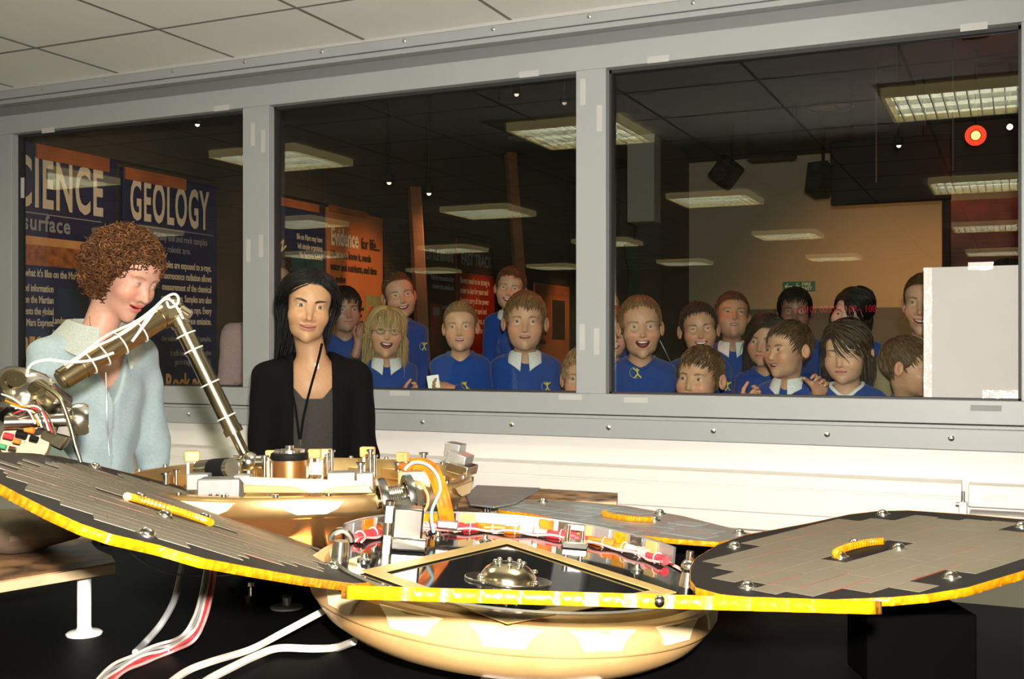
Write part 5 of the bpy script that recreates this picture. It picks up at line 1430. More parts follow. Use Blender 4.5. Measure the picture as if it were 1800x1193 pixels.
def smooth(e0, e1, x):
    t = np.clip((x - e0) / (e1 - e0), 0, 1); return t * t * (3 - 2 * t)
def mixc(c, col, m): return c * (1 - m[:, None]) + np.array(col, float) * m[:, None]

def skin_col(q, k):
    n = len(q); x = np.abs(q[:, 0]); y = q[:, 1]; z = q[:, 2]
    sk = np.array(k['skin'])
    c = np.tile(sk, (n, 1))
    c *= (1 + 0.03 * np.sin(q[:, 0] * 400 + 3) * np.sin(z * 370) + 0.02 * np.sin(q @ np.array((210., 330., 150.))))[:, None]
    front = y < -0.03
    bl_ = np.exp(-(((x - 0.04) / 0.02) ** 2 + ((z + 0.035) / 0.018) ** 2)) * front * k.get('blush', 0.6)
    c = mixc(c, sk * np.array((1.05, 0.68, 0.66)), bl_)
    nt = np.exp(-((x / 0.012) ** 2 + ((z + 0.034) / 0.012) ** 2)) * (y < -0.09) * 0.35
    c = mixc(c, sk * np.array((1.05, 0.72, 0.68)), nt)
    ear = (x > 0.074) & (y > -0.01); c = mixc(c, sk * np.array((1.05, 0.75, 0.7)), ear * 0.5)
    dz = 0.012 if k['kid'] else 0.0; mz = -0.066 + dz * 0.7; mo = k['mo']; sm = k['smile']
    up = mo * 0.22
    zl = z - sm * 13.0 * x * x + sm * 0.003; w = 0.0225 + 0.0075 * sm
    cz = mz - (mo - 2 * up) / 2; hh = 0.0105 + mo / 2
    r_ = np.sqrt((x / w) ** 2 + ((zl - cz) / hh) ** 2)
    c = mixc(c, k.get('lip', (0.50, 0.16, 0.14)), smooth(1.04, 0.86, r_) * (y < -0.068) * 0.9)
    if mo > 0.003:
        r2 = np.sqrt((x / (w * 0.90)) ** 2 + ((zl - (mz - mo / 2 + up)) / (mo * 0.56)) ** 2)
        c = mixc(c, (0.13, 0.022, 0.02), smooth(1.12, 0.98, r2) * (y < -0.05) * (y > -0.0915))
        c = mixc(c, (0.42, 0.12, 0.11), smooth(0.8, 0.5, r2) * (y > -0.076) * (y < -0.05) * (zl < mz - mo * 0.62 + up))
    else:
        c = mixc(c, (0.12, 0.03, 0.03), smooth(0.0016, 0.0004, np.abs(zl - mz)) * (x < w) * (y < -0.07))
    # eyebrows
    bz = 0.0215 + 0.004 * k.get('browup', 0) + k.get('browtilt', 0.0) * (x - 0.03) - ((x - 0.034) / 0.022) ** 2 * 0.0045
    bth = 0.0030 * k.get('brow', 1.0) * (1 - 0.4 * np.clip((x - 0.03) / 0.02, 0, 1))
    mb = smooth(bth * 1.5, bth * 0.6, np.abs(z - bz)) * smooth(0.012, 0.015, x) * smooth(0.053, 0.047, x) * (y < -0.05)
    c = mixc(c, np.array(k['browc']), mb * k.get('browa', 0.8))
    # scalp
    c = mixc(c, np.array(k['hairc']) * 0.8, smooth(-0.004, 0.006, z - hairline(y, k)) * (x < 0.077))
    return c

def hairline(y, k):
    h = k.get('hl', 0.066)
    return np.interp(y, [-0.105, -0.07, -0.045, -0.022, 0.0, 0.03, 0.07, 0.11], [h, h - 0.003, h - 0.022, 0.005, k.get('hside', -0.008), -0.012, -0.065, -0.075])

def xf(V, Rm, c, s): return (np.asarray(V) * s) @ np.array(Rm).T + np.array(c)

def tubes(paths, rad, sides=3):
    """paths (N, K, 3) -> one mesh of tapered tubes; rad (K,)"""
    N, K, _ = paths.shape
    t = np.gradient(paths, axis=1); t /= np.linalg.norm(t, axis=2, keepdims=True) + 1e-9
    ref = np.zeros_like(t); ref[..., 2] = 1.0
    par = np.abs(t[..., 2]) > 0.9
    ref[par] = (1, 0, 0)
    u = np.cross(t, ref); u /= np.linalg.norm(u, axis=2, keepdims=True) + 1e-9
    w = np.cross(t, u)
    V = []
    r = np.asarray(rad); r = r[None, :, None] if r.ndim == 1 else r[..., None]
    for k in range(sides):
        a = 2 * math.pi * k / sides
        V.append(paths + (u * math.cos(a) + w * math.sin(a)) * r)
    V = np.stack(V, 2).reshape(-1, 3)
    base = (np.arange(N) * K * sides)[:, None, None] + (np.arange(K - 1) * sides)[None, :, None] + np.arange(sides)[None, None, :]
    nxt = (np.arange(N) * K * sides)[:, None, None] + (np.arange(K - 1) * sides)[None, :, None] + ((np.arange(sides) + 1) % sides)[None, None, :]
    Q = np.stack([base, nxt, nxt + sides, base + sides], -1).reshape(-1, 4)
    return V, Q

CR_C, CR_R = np.array((0, 0.012, 0.036)), np.array((0.074, 0.094, 0.084))
FC_C, FC_R = np.array((0, -0.022, -0.03)), np.array((0.066, 0.066, 0.085))
def push(p, off, ext=None):
    for c, r in ((CR_C, CR_R), (FC_C, FC_R)):
        rr = r + off
        q = (p - c) / rr; l = np.linalg.norm(q, axis=-1, keepdims=True) + 1e-9
        p = np.where(l < 1, c + q / l * rr, p)
    if ext:
        for c, rr in ext:
            q = p - c; l = np.linalg.norm(q, axis=-1, keepdims=True) + 1e-9
            p = np.where(l < rr, c + q / l * rr, p)
    return p

def hair_paths(k, n, rs):
    st = k['style']; part0 = k.get('part', 0.0)
    # roots on the scalp above the hairline
    u = rs.normal(size=(n * 4, 3)); u /= np.linalg.norm(u, axis=1, keepdims=True)
    p = CR_C + u * CR_R
    keep = p[:, 2] > hairline(p[:, 1], k) + 0.004
    p = p[keep][:n]
    if st == 'long':
        e = np.zeros((n // 5, 3)); a_ = rs.uniform(-0.9, 1.2, len(e)); e[:, 0] = part0 + rs.normal(size=len(e)) * 0.004; e[:, 1] = CR_C[1] + CR_R[1] * np.sin(a_) ; e[:, 2] = CR_C[2] + CR_R[2] * np.cos(a_)
        p = np.concatenate([p, e])
    n = len(p)
    K = 15 if st == 'long' else 9; L = k['hlen'] * rs.uniform(0.75, 1.1, n)
    path = np.zeros((n, K, 3)); path[:, 0] = push(p, 0.001)
    crown = np.array((0.012, 0.055, 0.108))
    part = k.get('part', 0.0)
    for i in range(1, K):
        c = path[:, i - 1]
        nrm = (c - CR_C) / CR_R ** 2; nrm /= np.linalg.norm(nrm, axis=1, keepdims=True)
        if st == 'short':
            d = c - crown; d = d + np.array((0, -0.030, -0.02)) + nrm * k.get('lift', 0.10) * 0.05
        elif st == 'tied':
            d = np.array((0, 0.13, 0.02)) - c
            d = d + nrm * 0.001
        else:     # long: away from the parting, then down
            side = np.where(p[:, 0] > part, 1.0, -1.0)
            d = np.stack([side * (0.05 if i > 5 else k.get('sweep', 0.05)), np.where(p[:, 1] < -0.01, 0.035, 0.02), np.full(n, -0.075)], 1)
            low = c[:, 2] < (0.012 if k.get('sleek') else -0.02)
            d[low] = np.stack([side[low] * 0.004, np.where(c[low, 1] < -0.02, 0.012, 0.0), np.full(low.sum(), -0.08)], 1)
            if k.get('sleek'):
                d[low] = np.stack([-np.sign(c[low, 0]) * np.clip((np.abs(c[low, 0]) - 0.078) * 1.2, -0.01, 0.05), np.full(low.sum(), 0.012), np.full(low.sum(), -0.08)], 1)
            if k.get('bangs'):
                fr = (p[:, 1] < -0.045) & (np.abs(p[:, 0]) < 0.05)
                d[fr] = np.stack([p[fr, 0] * 0.3, np.full(fr.sum(), -0.03), np.full(fr.sum(), -0.05)], 1)
        if st != 'long':
            d = d - nrm * (d * nrm).sum(1, keepdims=True) * 0.85
        else:
            up_ = (c[:, 2] > 0.0)[:, None]
            d = d - up_ * nrm * (d * nrm).sum(1, keepdims=True) * 0.95
        d /= np.linalg.norm(d, axis=1, keepdims=True) + 1e-9
        d += rs.normal(size=d.shape) * k.get('mess', 0.10)
        step = L / (K - 1)
        if st == 'long' and k.get('bangs'):
            fr = (p[:, 1] < -0.045) & (np.abs(p[:, 0]) < 0.05)
            step = np.where(fr, 0.075 / (K - 1), step)
        c = c + d * step[:, None]
        path[:, i] = push(c, 0.004 + 0.006 * k.get('vol', 1.0) * min(1, i / 3), k.get('ext'))
    return path

def curls(k, n, rs):
    """short helical locks all over a fuller head of hair"""
    u = rs.normal(size=(n * 3, 3)); u /= np.linalg.norm(u, axis=1, keepdims=True)
    p = CR_C + np.array((0, 0.010, -0.020)) + u * (CR_R + np.array((0.032, 0.024, 0.034))) * rs.uniform(0.86, 1.0, (len(u), 1))
    hl = np.interp(p[:, 1], [-0.11, -0.085, -0.06, -0.035, -0.01, 0.02, 0.06, 0.12], [0.060, 0.058, 0.05, 0.0, -0.075, -0.10, -0.115, -0.115])
    keep = (p[:, 2] > hl); p = p[keep][:n]; n = len(p)
    K = 17; t = np.linspace(0, 1, K)
    nrm = p - CR_C; nrm /= np.linalg.norm(nrm, axis=1, keepdims=True)
    ax = np.cross(nrm, rs.normal(size=(n, 3))); ax[:, 2] -= 0.8; ax /= np.linalg.norm(ax, axis=1, keepdims=True)
    a = np.cross(ax, nrm); a /= np.linalg.norm(a, axis=1, keepdims=True); b = np.cross(ax, a)
    r = rs.uniform(0.005, 0.0095, n); turns = rs.uniform(1.5, 2.6, n); L = rs.uniform(0.025, 0.05, n)
    ph = 2 * math.pi * (turns[:, None] * t[None] + rs.uniform(0, 1, n)[:, None])
    return p[:, None] + ax[:, None] * (L[:, None] * (t[None] - 0.3))[..., None] + (a[:, None] * np.cos(ph)[..., None] + b[:, None] * np.sin(ph)[..., None]) * r[:, None, None]

def eye_mesh(k, side):
    nu, nv = 64, 40
    th = np.linspace(0, 2 * math.pi, nu, endpoint=False); ph = np.linspace(0.0, math.pi * 0.62, nv)
    Pq = np.stack([np.outer(np.sin(ph), np.cos(th)), -np.outer(np.cos(ph), np.ones(nu)), np.outer(np.sin(ph), np.sin(th))], -1)
    V = Pq.reshape(-1, 3)
    i = np.arange(nv - 1)[:, None] * nu; a = np.arange(nu)[None]; b = (np.arange(nu)[None] + 1) % nu
    Q = np.stack([i + a, i + b, i + nu + b, i + nu + a], -1).reshape(-1, 4)
    x = V[:, 0]; z = V[:, 2]
    sk = np.array(k['skin']) * np.array((0.97, 0.90, 0.88))
    op_ = k.get('eye', 0.6) * 0.85
    top = 0.10 + op_ * 0.62 * np.clip(1 - (x / 0.92) ** 2, 0, 1); bot = 0.06 - op_ * 0.55 * np.clip(1 - (x / 0.92) ** 2, 0, 1)
    inside_ = smooth(-0.04, 0.04, top - z) * smooth(-0.04, 0.04, z - bot)
    if op_ < 0.05: inside_ = inside_ * 0
    gx, gz = k.get('gaze', (0, 0))
    r = np.sqrt((x - gx) ** 2 + (z - gz) ** 2)
    eyec = np.tile(np.array((0.50, 0.46, 0.42)), (len(V), 1))
    eyec = mixc(eyec, k.get('iris', (0.10, 0.07, 0.045)), smooth(0.47, 0.41, r))
    eyec = mixc(eyec, (0.006, 0.006, 0.006), smooth(0.24, 0.19, r))
    c = np.tile(sk, (len(V), 1))
    if op_ < 0.05: lash = smooth(0.08, 0.02, np.abs(z + 0.28 - 0.25 * x * x)) * (np.abs(x) < 0.85) * 0.85
    else: lash = smooth(0.11, 0.03, np.abs(z - top - 0.02)) * (np.abs(x) < 0.9)
    c = mixc(c, (0.03, 0.02, 0.016), lash * k.get('lash', 0.8))
    c = c * (1 - inside_[:, None]) + eyec * inside_[:, None]
    c = mixc(c, (0.05, 0.03, 0.025), lash * 0.7 * k.get('lash', 0.8))
    m_ = (z < top + 0.13) & (z > bot - 0.06) & (np.abs(x) < 0.93)
    if op_ < 0.05: m_ = (np.abs(z + 0.28 - 0.25 * x * x) < 0.09) & (np.abs(x) < 0.9)
    Q = Q[m_[Q].all(1)]
    return V * 0.0137 + np.array((0.031 * side, -0.0729, 0.0012)), Q, c

def hand_sdf(q, curl, spread=0.0, thumb=1.0):
    """right-angled hand frame: fingers along +z, palm faces -y, thumb on -x"""
    d = s_ell(q, (0, 0, 0.0), (0.036, 0.014, 0.042))
    for i, (x, l) in enumerate(((-0.026, 0.062), (-0.009, 0.070), (0.009, 0.066), (0.025, 0.052))):
        a = np.array((x, 0, 0.034)); sp = (i - 1.5) * spread
        ang = 0.0; p = a
        for j, f in enumerate((0.45, 0.32, 0.25)):
            ang += curl * (0.7 if j == 0 else 1.0)
            p2 = p + l * f * np.array((math.sin(sp) * math.cos(ang), -math.sin(ang), math.cos(ang) * math.cos(sp)))
            d = smin(d, s_cap(q, p, p2, 0.0082 - 0.0008 * j, 0.0078 - 0.0010 * j), 0.004); p = p2
    a = np.array((-0.026, -0.004, -0.012)); b = a + np.array((-0.026 * thumb, -0.012, 0.024)); c = b + np.array((-0.008, -0.012 - 0.01 * curl, 0.024))
    d = smin(d, s_cap(q, a, b, 0.0115, 0.009), 0.008); d = smin(d, s_cap(q, b, c, 0.009, 0.0075), 0.004)
    d = smin(d, s_cap(q, (0, 0.002, -0.03), (0, 0.006, -0.10), 0.024, 0.024), 0.02)
    return d

def make_person(k):
    rs = np.random.default_rng(k['seed'])
    kid = k['kid']
    d = k['d']; s = k.get('s') or k['hpx'] * d / FPX / 0.235
    ep = P(*k['eye_px'], d)
    fh = Vector((ep.x, ep.y, 0)).normalized(); rh = Vector((fh.y, -fh.x, 0))
    B = Matrix((rh, fh, UP)).transposed()
    Rh = B @ rotm(*k['rot'])
    Hc = ep - Rh @ Vector((0, -0.085 * s, 0))
    Rn = np.array(Rh); Hn = np.array(Hc)
    lean = k.get('lean', (0, 0.0))
    sb = k.get('sb', s) * (0.95 if kid else 1.0)
    NBo = Vector((lean[0], (0.044 if kid else 0.032) * s + lean[1], (-0.120 if kid else -0.165) * s))
    NB = Hc + B @ NBo
    Rb = B @ Matrix.Rotation(R(k.get('byaw', k['rot'][0] * 0.35)), 3, 'Z')
    floor_z = k.get('floor', EZF)
    root = thing('person', (NB.x, NB.y, floor_z), k['label'], 'person', k.get('group'))
    Bn = np.array(B); Rbn = np.array(Rb); NBn = np.array(NB)
    w = k.get('shw', 0.102 if kid else 0.135) 
    # --- body: head, neck and upper chest in one surface
    nr = 0.043 if kid else 0.047
    nb_h = np.array(Bn.T @ (NBn - Hn))
    def fb(pl):                       # pl: points in B axes relative to the head centre
        q = (pl @ np.array(B.transposed() @ Rh, dtype=f32)) / s
        dd = head_sdf(q.astype(f32), k) * s
        base = Bn.T @ Rn @ np.array((0, 0.016 * s, -0.062 * s))
        dd = smin(dd, s_cap(pl, base, nb_h + np.array((0, 0.0, -0.01)), nr * s * 0.98, nr * s * 1.05), 0.022 * s)
        rel = ((pl - nb_h.astype(f32)) @ (Bn.T @ Rbn).astype(f32)) / sb
        ch = s_cap(rel, (-w * 0.60, 0.016, -0.066), (w * 0.60, 0.016, -0.066), 0.040)
        ch = smin(ch, s_ell(rel, (0, 0.012, -0.10), (w * 0.72, 0.058 if kid else 0.074, 0.085)), 0.03)
        return smin(dd, ch * sb, 0.035 * s)
    h = k.get('vox', 0.0034)
    zlo = nb_h[2] - 0.16 * sb
    V, Q = surface_net(fb, (-0.155 * s + min(0, nb_h[0]), -0.145 * s + min(0, nb_h[1] - .03), zlo), (0.155 * s + max(0, nb_h[0]), 0.15 * s + max(0, nb_h[1]), 0.15 * s), h)
    qh = ((V @ (Bn.T @ Rn)) / s)
    col = skin_col(qh, k)
    Vw = V @ Bn.T + Hn
    for hd in k.get('hands', ()):
        hp = P(*hd['px'], hd['d']); Rhd = B @ rotm(*hd['rot'])
        hs = s * hd.get('s', 0.92)
        V2, Q2 = surface_net(lambda q: hand_sdf(q / hs * np.array((hd.get('flip', 1), 1, 1), f32), hd.get('curl', 0.5), hd.get('spread', 0.06)) * hs, (-0.075 * hs, -0.085 * hs, -0.115 * hs), (0.075 * hs, 0.045 * hs, 0.12 * hs), 0.0034)
        c2 = np.tile(np.array(k['skin']) * np.array((1.0, 0.86, 0.84)), (len(V2), 1))
        Q = np.concatenate([Q, Q2 + len(Vw)]); Vw = np.concatenate([Vw, V2 @ np.array(Rhd).T + np.array(hp)]); col = np.concatenate([col, c2])
        hd['wrist'] = hp + Rhd @ Vector((0, 0.004, -0.10)) * hs
    np_mesh('body', Vw, Q, M['skin'], root, col)
    # --- eyes, teeth
    for side in (-1, 1):
        V2, Q2, c2 = eye_mesh(k, side)
        np_mesh('eye', xf(V2, Rn, Hn, s), Q2, M['eye'], root, c2)
    mo = k['mo']
    if mo > 0.004 and k.get('teeth', True):
        dz = 0.012 if kid else 0.0; mz = -0.066 + dz * 0.7 + mo * 0.22
        nseg = 14; tw = 0.0165 + 0.0065 * k['smile']
        vs = []; hgt = min(0.0075, mo * 0.6)
        for i in range(nseg + 1):
            x = (i / nseg * 2 - 1) * tw; y = -0.0835 + 14 * x * x; zz = k['smile'] * (13.0 * x * x - 0.003) + mz + mo * 0.04 + 0.001
            g = 0.0006 if i % 2 else 0
            vs += [(x, y, zz), (x, y - 0.0002, zz - hgt + g), (x, y + 0.004, zz - hgt + g), (x, y + 0.004, zz)]
        V2 = np.array(vs); Q2 = np.array([[i * 4 + a, i * 4 + (a + 1) % 4, i * 4 + 4 + (a + 1) % 4, i * 4 + 4 + a] for i in range(nseg) for a in range(4)])
        np_mesh('teeth', xf(V2, Rn, Hn, s), Q2, M['teeth'], root)
    # --- hair
    hc = np.array(k['hairc'])
    th = k.get('hth', 0.007)
    def fhair(q):
        q = q.astype(f32)
        a = s_ell(q, CR_C + np.array((0, 0.001, 0.0)), CR_R + th)
        if k['style'] == 'curly': a = s_ell(q, CR_C + np.array((0, 0.016, -0.012)), CR_R + np.array((0.014, 0.008, 0.012)))
        cut = (hairline(q[:, 1], k) - q[:, 2]) * 0.75
        if k['style'] == 'curly': cut = (np.interp(q[:, 1], [-0.11, -0.085, -0.06, -0.035, -0.01, 0.02, 0.06, 0.12], [0.085, 0.072, 0.06, -0.015, -0.06, -0.07, -0.08, -0.08]) - q[:, 2]) * 0.75
        a = smax(a, cut.astype(f32), 0.006)
        an = np.arctan2(q[:, 0], q[:, 1] - 0.05)
        return a + 0.0012 * np.sin(an * 46 + 6 * np.sin(q[:, 2] * 60)) + 0.0007 * np.sin(an * 97)
    V2, Q2 = surface_net(fhair, (-0.125, -0.13, -0.13), (0.125, 0.15, 0.16), 0.0042)
    c2 = hc * (0.80 + 0.25 * rs.random(len(V2)))[:, None]
    hv, hq, hcol = [V2], [Q2], [c2]; off = len(V2)
    nst = k.get('nst', 1200)
    if k['style'] == 'curly':
        pa = curls(k, 2600, rs); rad = np.full(pa.shape[1], 0.0017); rad[-1] = 0.0008
        V3, Q3 = tubes(pa, rad, 4); per = pa.shape[1] * 4
    else:
        pa = hair_paths(k, nst, rs); K = pa.shape[1]
        rad = k.get('hrad', 0.0019) * np.interp(np.linspace(0, 8, K), range(9), [0.9, 1, 1, 1, 0.95, 0.85, 0.7, 0.5, 0.2])
        V3, Q3 = tubes(pa, rad, 3); per = K * 3
    tone = (0.7 + 0.5 * rs.random(len(pa)))
    if k.get('hi') is not None:
        base = np.where((rs.random(len(pa)) < 0.35)[:, None], np.array(k['hi']), hc)
    else: base = np.tile(hc, (len(pa), 1))
    c3 = np.repeat(base * tone[:, None], per, 0)
    hv.append(V3); hq.append(Q3 + off); hcol.append(c3)
    np_mesh('hair', xf(np.concatenate(hv), Rn, Hn, s), np.concatenate(hq), M['hair'], root, np.concatenate(hcol))
    # --- clothes
    arms = k.get('arms') or {}
    def toB(v): return np.array(v)
    segs = []
    for side in (-1, 1):
        sh = np.array((side * w, 0.018, -0.070))
        el = np.array(arms.get((side, 'el'), (side * (w + 0.022), 0.03, -0.28)))
        wr = np.array(arms.get((side, 'wr'), (side * (w - 0.01), -0.055, -0.46 if kid else -0.50)))
        for hd in k.get('hands', ()):
            if hd['side'] == side:
                wr = np.array(Rbn.T @ (np.array(hd['wrist']) - NBn)) / sb
                mid = (sh + wr) / 2; el = mid + np.array((side * 0.03, 0.04, -0.10))
        segs.append((sh, el, wr))
    vneck = k.get('vneck', 0.0)
    tl = -0.44 if kid else k.get('tl', -0.52)
    fold = k.get('fold', 0.0022)
    deep = 0.078 if kid else 0.092
    def fs(p):
        p = p.astype(f32)
        a = s_cap(p, (-w * 0.62, 0.016, -0.074), (w * 0.62, 0.016, -0.074), 0.066)
        a = smin(a, s_ell(p, (0, 0.018, -0.18), (w * 0.92 + 0.01, deep + 0.008, 0.20)), 0.05)
        a = smin(a, s_cap(p, (0, 0.018, -0.20), (0, 0.018, tl), 0.082 if kid else 0.10, 0.085 if kid else 0.105), 0.06)
        if k.get('bust'): 
            qs = p.copy(); qs[:, 0] = np.abs(qs[:, 0]); a = smin(a, s_ell(qs, (0.065, -0.07, -0.20), (0.06, 0.05, 0.06)), 0.05)
        a = smin(a, s_ell(p, (0, 0.02, -0.035), (w * 0.62, 0.062, 0.040)), 0.03)
        for sh, el, wr in segs:
            a = smin(a, s_cap(p, sh, el, 0.052, 0.044), 0.03)
            a = smin(a, s_cap(p, el, wr, 0.047, 0.036), 0.015)
        a = a + fold * (np.sin(p[:, 2] * 55 + p[:, 0] * 40 + 2 * np.sin(p[:, 1] * 30)) * 0.6 + np.sin(p[:, 0] * 70 - p[:, 2] * 25) * 0.5)
        a = smax(a, tl - p[:, 2], 0.01)
        # neck hole and neckline
        hole = s_cap(p, (0, 0.004, -0.035), (0, -0.004, 0.16), nr * s / sb * 1.16 + 0.004)
        a = smax(a, -hole, 0.006)
        if vneck:
            q = p.copy(); q[:, 1] = q[:, 1] * 0.35
            vv = np.maximum(np.abs(p[:, 0]) - np.clip((p[:, 2] + vneck) * k.get('vwid', 0.34), 0, k.get('vmax', 0.075)), p[:, 1] + 0.0)
            a = smax(a, -vv, 0.006)
        return a
    hs_ = k.get('cvox', 0.0068)
    V2, Q2 = surface_net(fs, (-w - 0.19, -0.24, tl - 0.03), (w + 0.19, 0.17, 0.05) if not k.get('hands') else (w + 0.19, 0.17, 0.16), hs_)
    if k.get('hands'):
        lo = (-w - 0.26, -0.36, tl - 0.03); hi = (w + 0.26, 0.19, 0.22); V2, Q2 = surface_net(fs, lo, hi, hs_)
    Vs = (V2 * sb) @ Rbn.T + NBn
    sw = np_mesh(k.get('garment', 'sweatshirt'), Vs, Q2, M[k.get('cloth', 'school')], root)
    bvh = BVHTree.FromPolygons([tuple(v) for v in Vs], [tuple(q) for q in Q2])
    # hem, cuffs
    if k.get('rib', True):
        b = MB(); 
        ring_ = [NB + Rb @ Vector((math.cos(t) * (0.086 if kid else 0.106) * sb, (0.018 + math.sin(t) * (0.085 if kid else 0.105)) * sb, tl * sb)) for t in np.linspace(0, 2 * math.pi, 29)[:-1]]
        b.tube(ring_, 0.012 * sb, 8, closed=True)
        b.build('hem', M[k.get('cloth', 'school')], root)
    # neckband or collar
    cr = nr * s * 1.12 + 0.006
    C0 = NB + Rb @ Vector((0, 0.002, -0.004)) * sb
    if k.get('collar') == 'polo':
        vs = []; fs_ = []; n = 33
        for i in range(n):
            t = math.radians(-90 + 13 + (360 - 26) * i / (n - 1)); fr = abs((i / (n - 1)) * 2 - 1)      # fr = 1 at the front tips
            c_, s__ = math.cos(t), math.sin(t)
            prof = [(cr * 0.98, 0.000), (cr * 1.04, 0.016), (cr * 1.13, 0.012), (cr * (1.42 + 0.16 * fr ** 4), -0.020 - 0.034 * fr ** 5), (cr * (1.36 + 0.16 * fr ** 4), -0.024 - 0.034 * fr ** 5), (cr * 1.04, -0.004)]
            for r_, z_ in prof:
                vs.append(C0 + Rb @ Vector((c_ * r_, s__ * r_ * (0.96 if s__ > 0 else 1.02) - 0.004 * fr, z_ * s - 0.012 * fr * fr * s)))
        m6 = 6
        for i in range(n - 1):
            for a in range(m6): fs_.append((i * m6 + a, i * m6 + (a + 1) % m6, (i + 1) * m6 + (a + 1) % m6, (i + 1) * m6 + a))
        fs_ += [tuple(range(m6)), tuple((n - 1) * m6 + a for a in range(m6 - 1, -1, -1))]
        b = MB(); b.add(vs, fs_); b.build('collar', M['polo'], root, angle=60)
    else:
        rg = []
        for t in np.linspace(0, 2 * math.pi, 37)[:-1]:
            rr_ = nr * s * 1.16 + 0.004 * sb + 0.005
            v = NB + Rb @ Vector((math.cos(t) * rr_, math.sin(t) * rr_ + 0.004 * sb, 0.09))
            hh = bvh.ray_cast(v, Vector((0, 0, -1)))[0]
            rg.append(Vector((v.x, v.y, hh.z if hh is not None and hh.z > NB.z - 0.075 else NB.z - 0.03)))
        zz_ = [sum(rg[(q + o) % 36].z for o in (-2, -1, 0, 1, 2)) / 5 for q in range(36)]
        for q in range(36): rg[q].z = zz_[q]
        if not vneck: MB().tube(rg, 0.0072 * s, 8, closed=True).build('neckband', M[k.get('bandm', k.get('cloth', 'school'))], root)
    # --- legs
    hip = NB + Rb @ Vector((0, 0.02, tl + 0.02)) * sb
    leg_m = MB()
    hz = hip.z - floor_z
    leg_m.ball(hip, ((0.098 if kid else 0.125) * sb, 0.085 * sb, 0.09 * sb), 16, 10, M=Rb)
    for side in (-1, 1):
        o_ = Rb @ Vector((side * 0.062 * sb, 0, 0)); kb = Rb @ Vector((0, -0.02, 0)) * sb
        pts = [hip + o_, hip + o_ * 1.1 - UP * hz * 0.25, Vector((hip.x, hip.y, floor_z + hz * 0.48)) + o_ * 1.1 + kb, Vector((hip.x, hip.y, floor_z + hz * 0.22)) + o_ * 1.1 + kb * 0.3, Vector((hip.x, hip.y, floor_z + 0.06)) + o_ * 1.1]
        leg_m.tube(pts, [0.075 * sb, 0.07 * sb, 0.055 * sb, 0.052 * sb, 0.045 * sb], 12)
    leg_m.build('trousers', M['trouser'], root)
    for side in (-1, 1):
        o_ = Rb @ Vector((side * 0.068 * sb, -0.05 * sb, 0)); b = MB()
        c_ = Vector((hip.x, hip.y, floor_z + 0.035)) + o_
        b.ball(c_, (0.042 * sb, 0.11 * sb, 0.05), 14, 9, M=Rb)
        for v in b.v: v.z = max(v.z, floor_z + 0.001)
        b.build('shoe', M['shoe'], root)
    k['_'] = dict(root=root, B=B, Rb=Rb, NB=NB, Hc=Hc, Rh=Rh, s=s, sb=sb, bvh=bvh, segs=segs, w=w, cr=cr)
    # --- spectacles
    if k.get('glasses'):
        b = MB()
        def hw(v): return Hc + Rh @ (Vector(v) * s)
        for side in (-1, 1):
            b.tube([hw((0.031 * side + 0.020 * math.cos(t), -0.100 + 0.25 * (0.020 * math.cos(t) * side) * 0.6, -0.004 + 0.0125 * math.sin(t))) for t in np.linspace(0, 2 * math.pi, 25)[:-1]], 0.0011 * s, 6, closed=True)
            b.tube([hw((0.051 * side, -0.096, -0.001)), hw((0.068 * side, -0.07, 0.0)), hw((0.074 * side, 0.0, 0.004))], 0.0011 * s, 6)
        b.tube([hw((-0.011, -0.101, 0.0)), hw((0, -0.1045, 0.002)), hw((0.011, -0.101, 0.0))], 0.0011 * s, 6)
        g = b.build('spectacles', M['steel_dark'], root)
        for side in (-1, 1):
            l_ = MB(); l_.prism([hw((0.031 * side + 0.0195 * math.cos(t), -0.100 + 0.25 * (0.020 * math.cos(t) * side) * 0.6, -0.004 + 0.012 * math.sin(t))) for t in np.linspace(0, 2 * math.pi, 20)[:-1]], Rh @ Vector((0, -0.0008, 0)) * s)
            l_.build('lens', M['glass'], g, smooth=False)
    return root

def emblem(k, px, py, sc=1.0, swirl=False):
    i = k['_']; o = Vector((0, 0, CAMZ)); r = ray(px, py).normalized()
    loc, nrm, _, _ = i['bvh'].ray_cast(o, r)
    if loc is None: print('emblem missed', px, py); return
    if nrm.dot(r) > 0: nrm = -nrm
    u = UP.cross(nrm).normalized(); v = nrm.cross(u); c = loc + nrm * 0.0035
    b = MB(); q = 0.016 * sc
    for a0, a1 in (((0, .3), (0.9, 1.0)), ((0, .3), (-0.8, 0.9)), ((0, .3), (0.1, -0.3)), ((0.1, -0.3), (0.8, -1.1)), ((0.1, -0.3), (-0.6, -1.1))):
        b.cyl(c + u * a0[0] * q + v * a0[1] * q, c + u * a1[0] * q + v * a1[1] * q, q * 0.16, seg=6)
    b.ball(c + v * q * 0.75, q * 0.24, 8, 6)
    e = b.build('emblem', M['emblem_y'], i['root'])
    MB().tube([c + u * (q * 1.15 * math.cos(t) - q * 0.35) + v * q * 1.15 * math.sin(t) for t in np.linspace(0.9, 5.2, 18)], q * 0.11, 6).build('emblem_ring', M['emblem_g'], e)

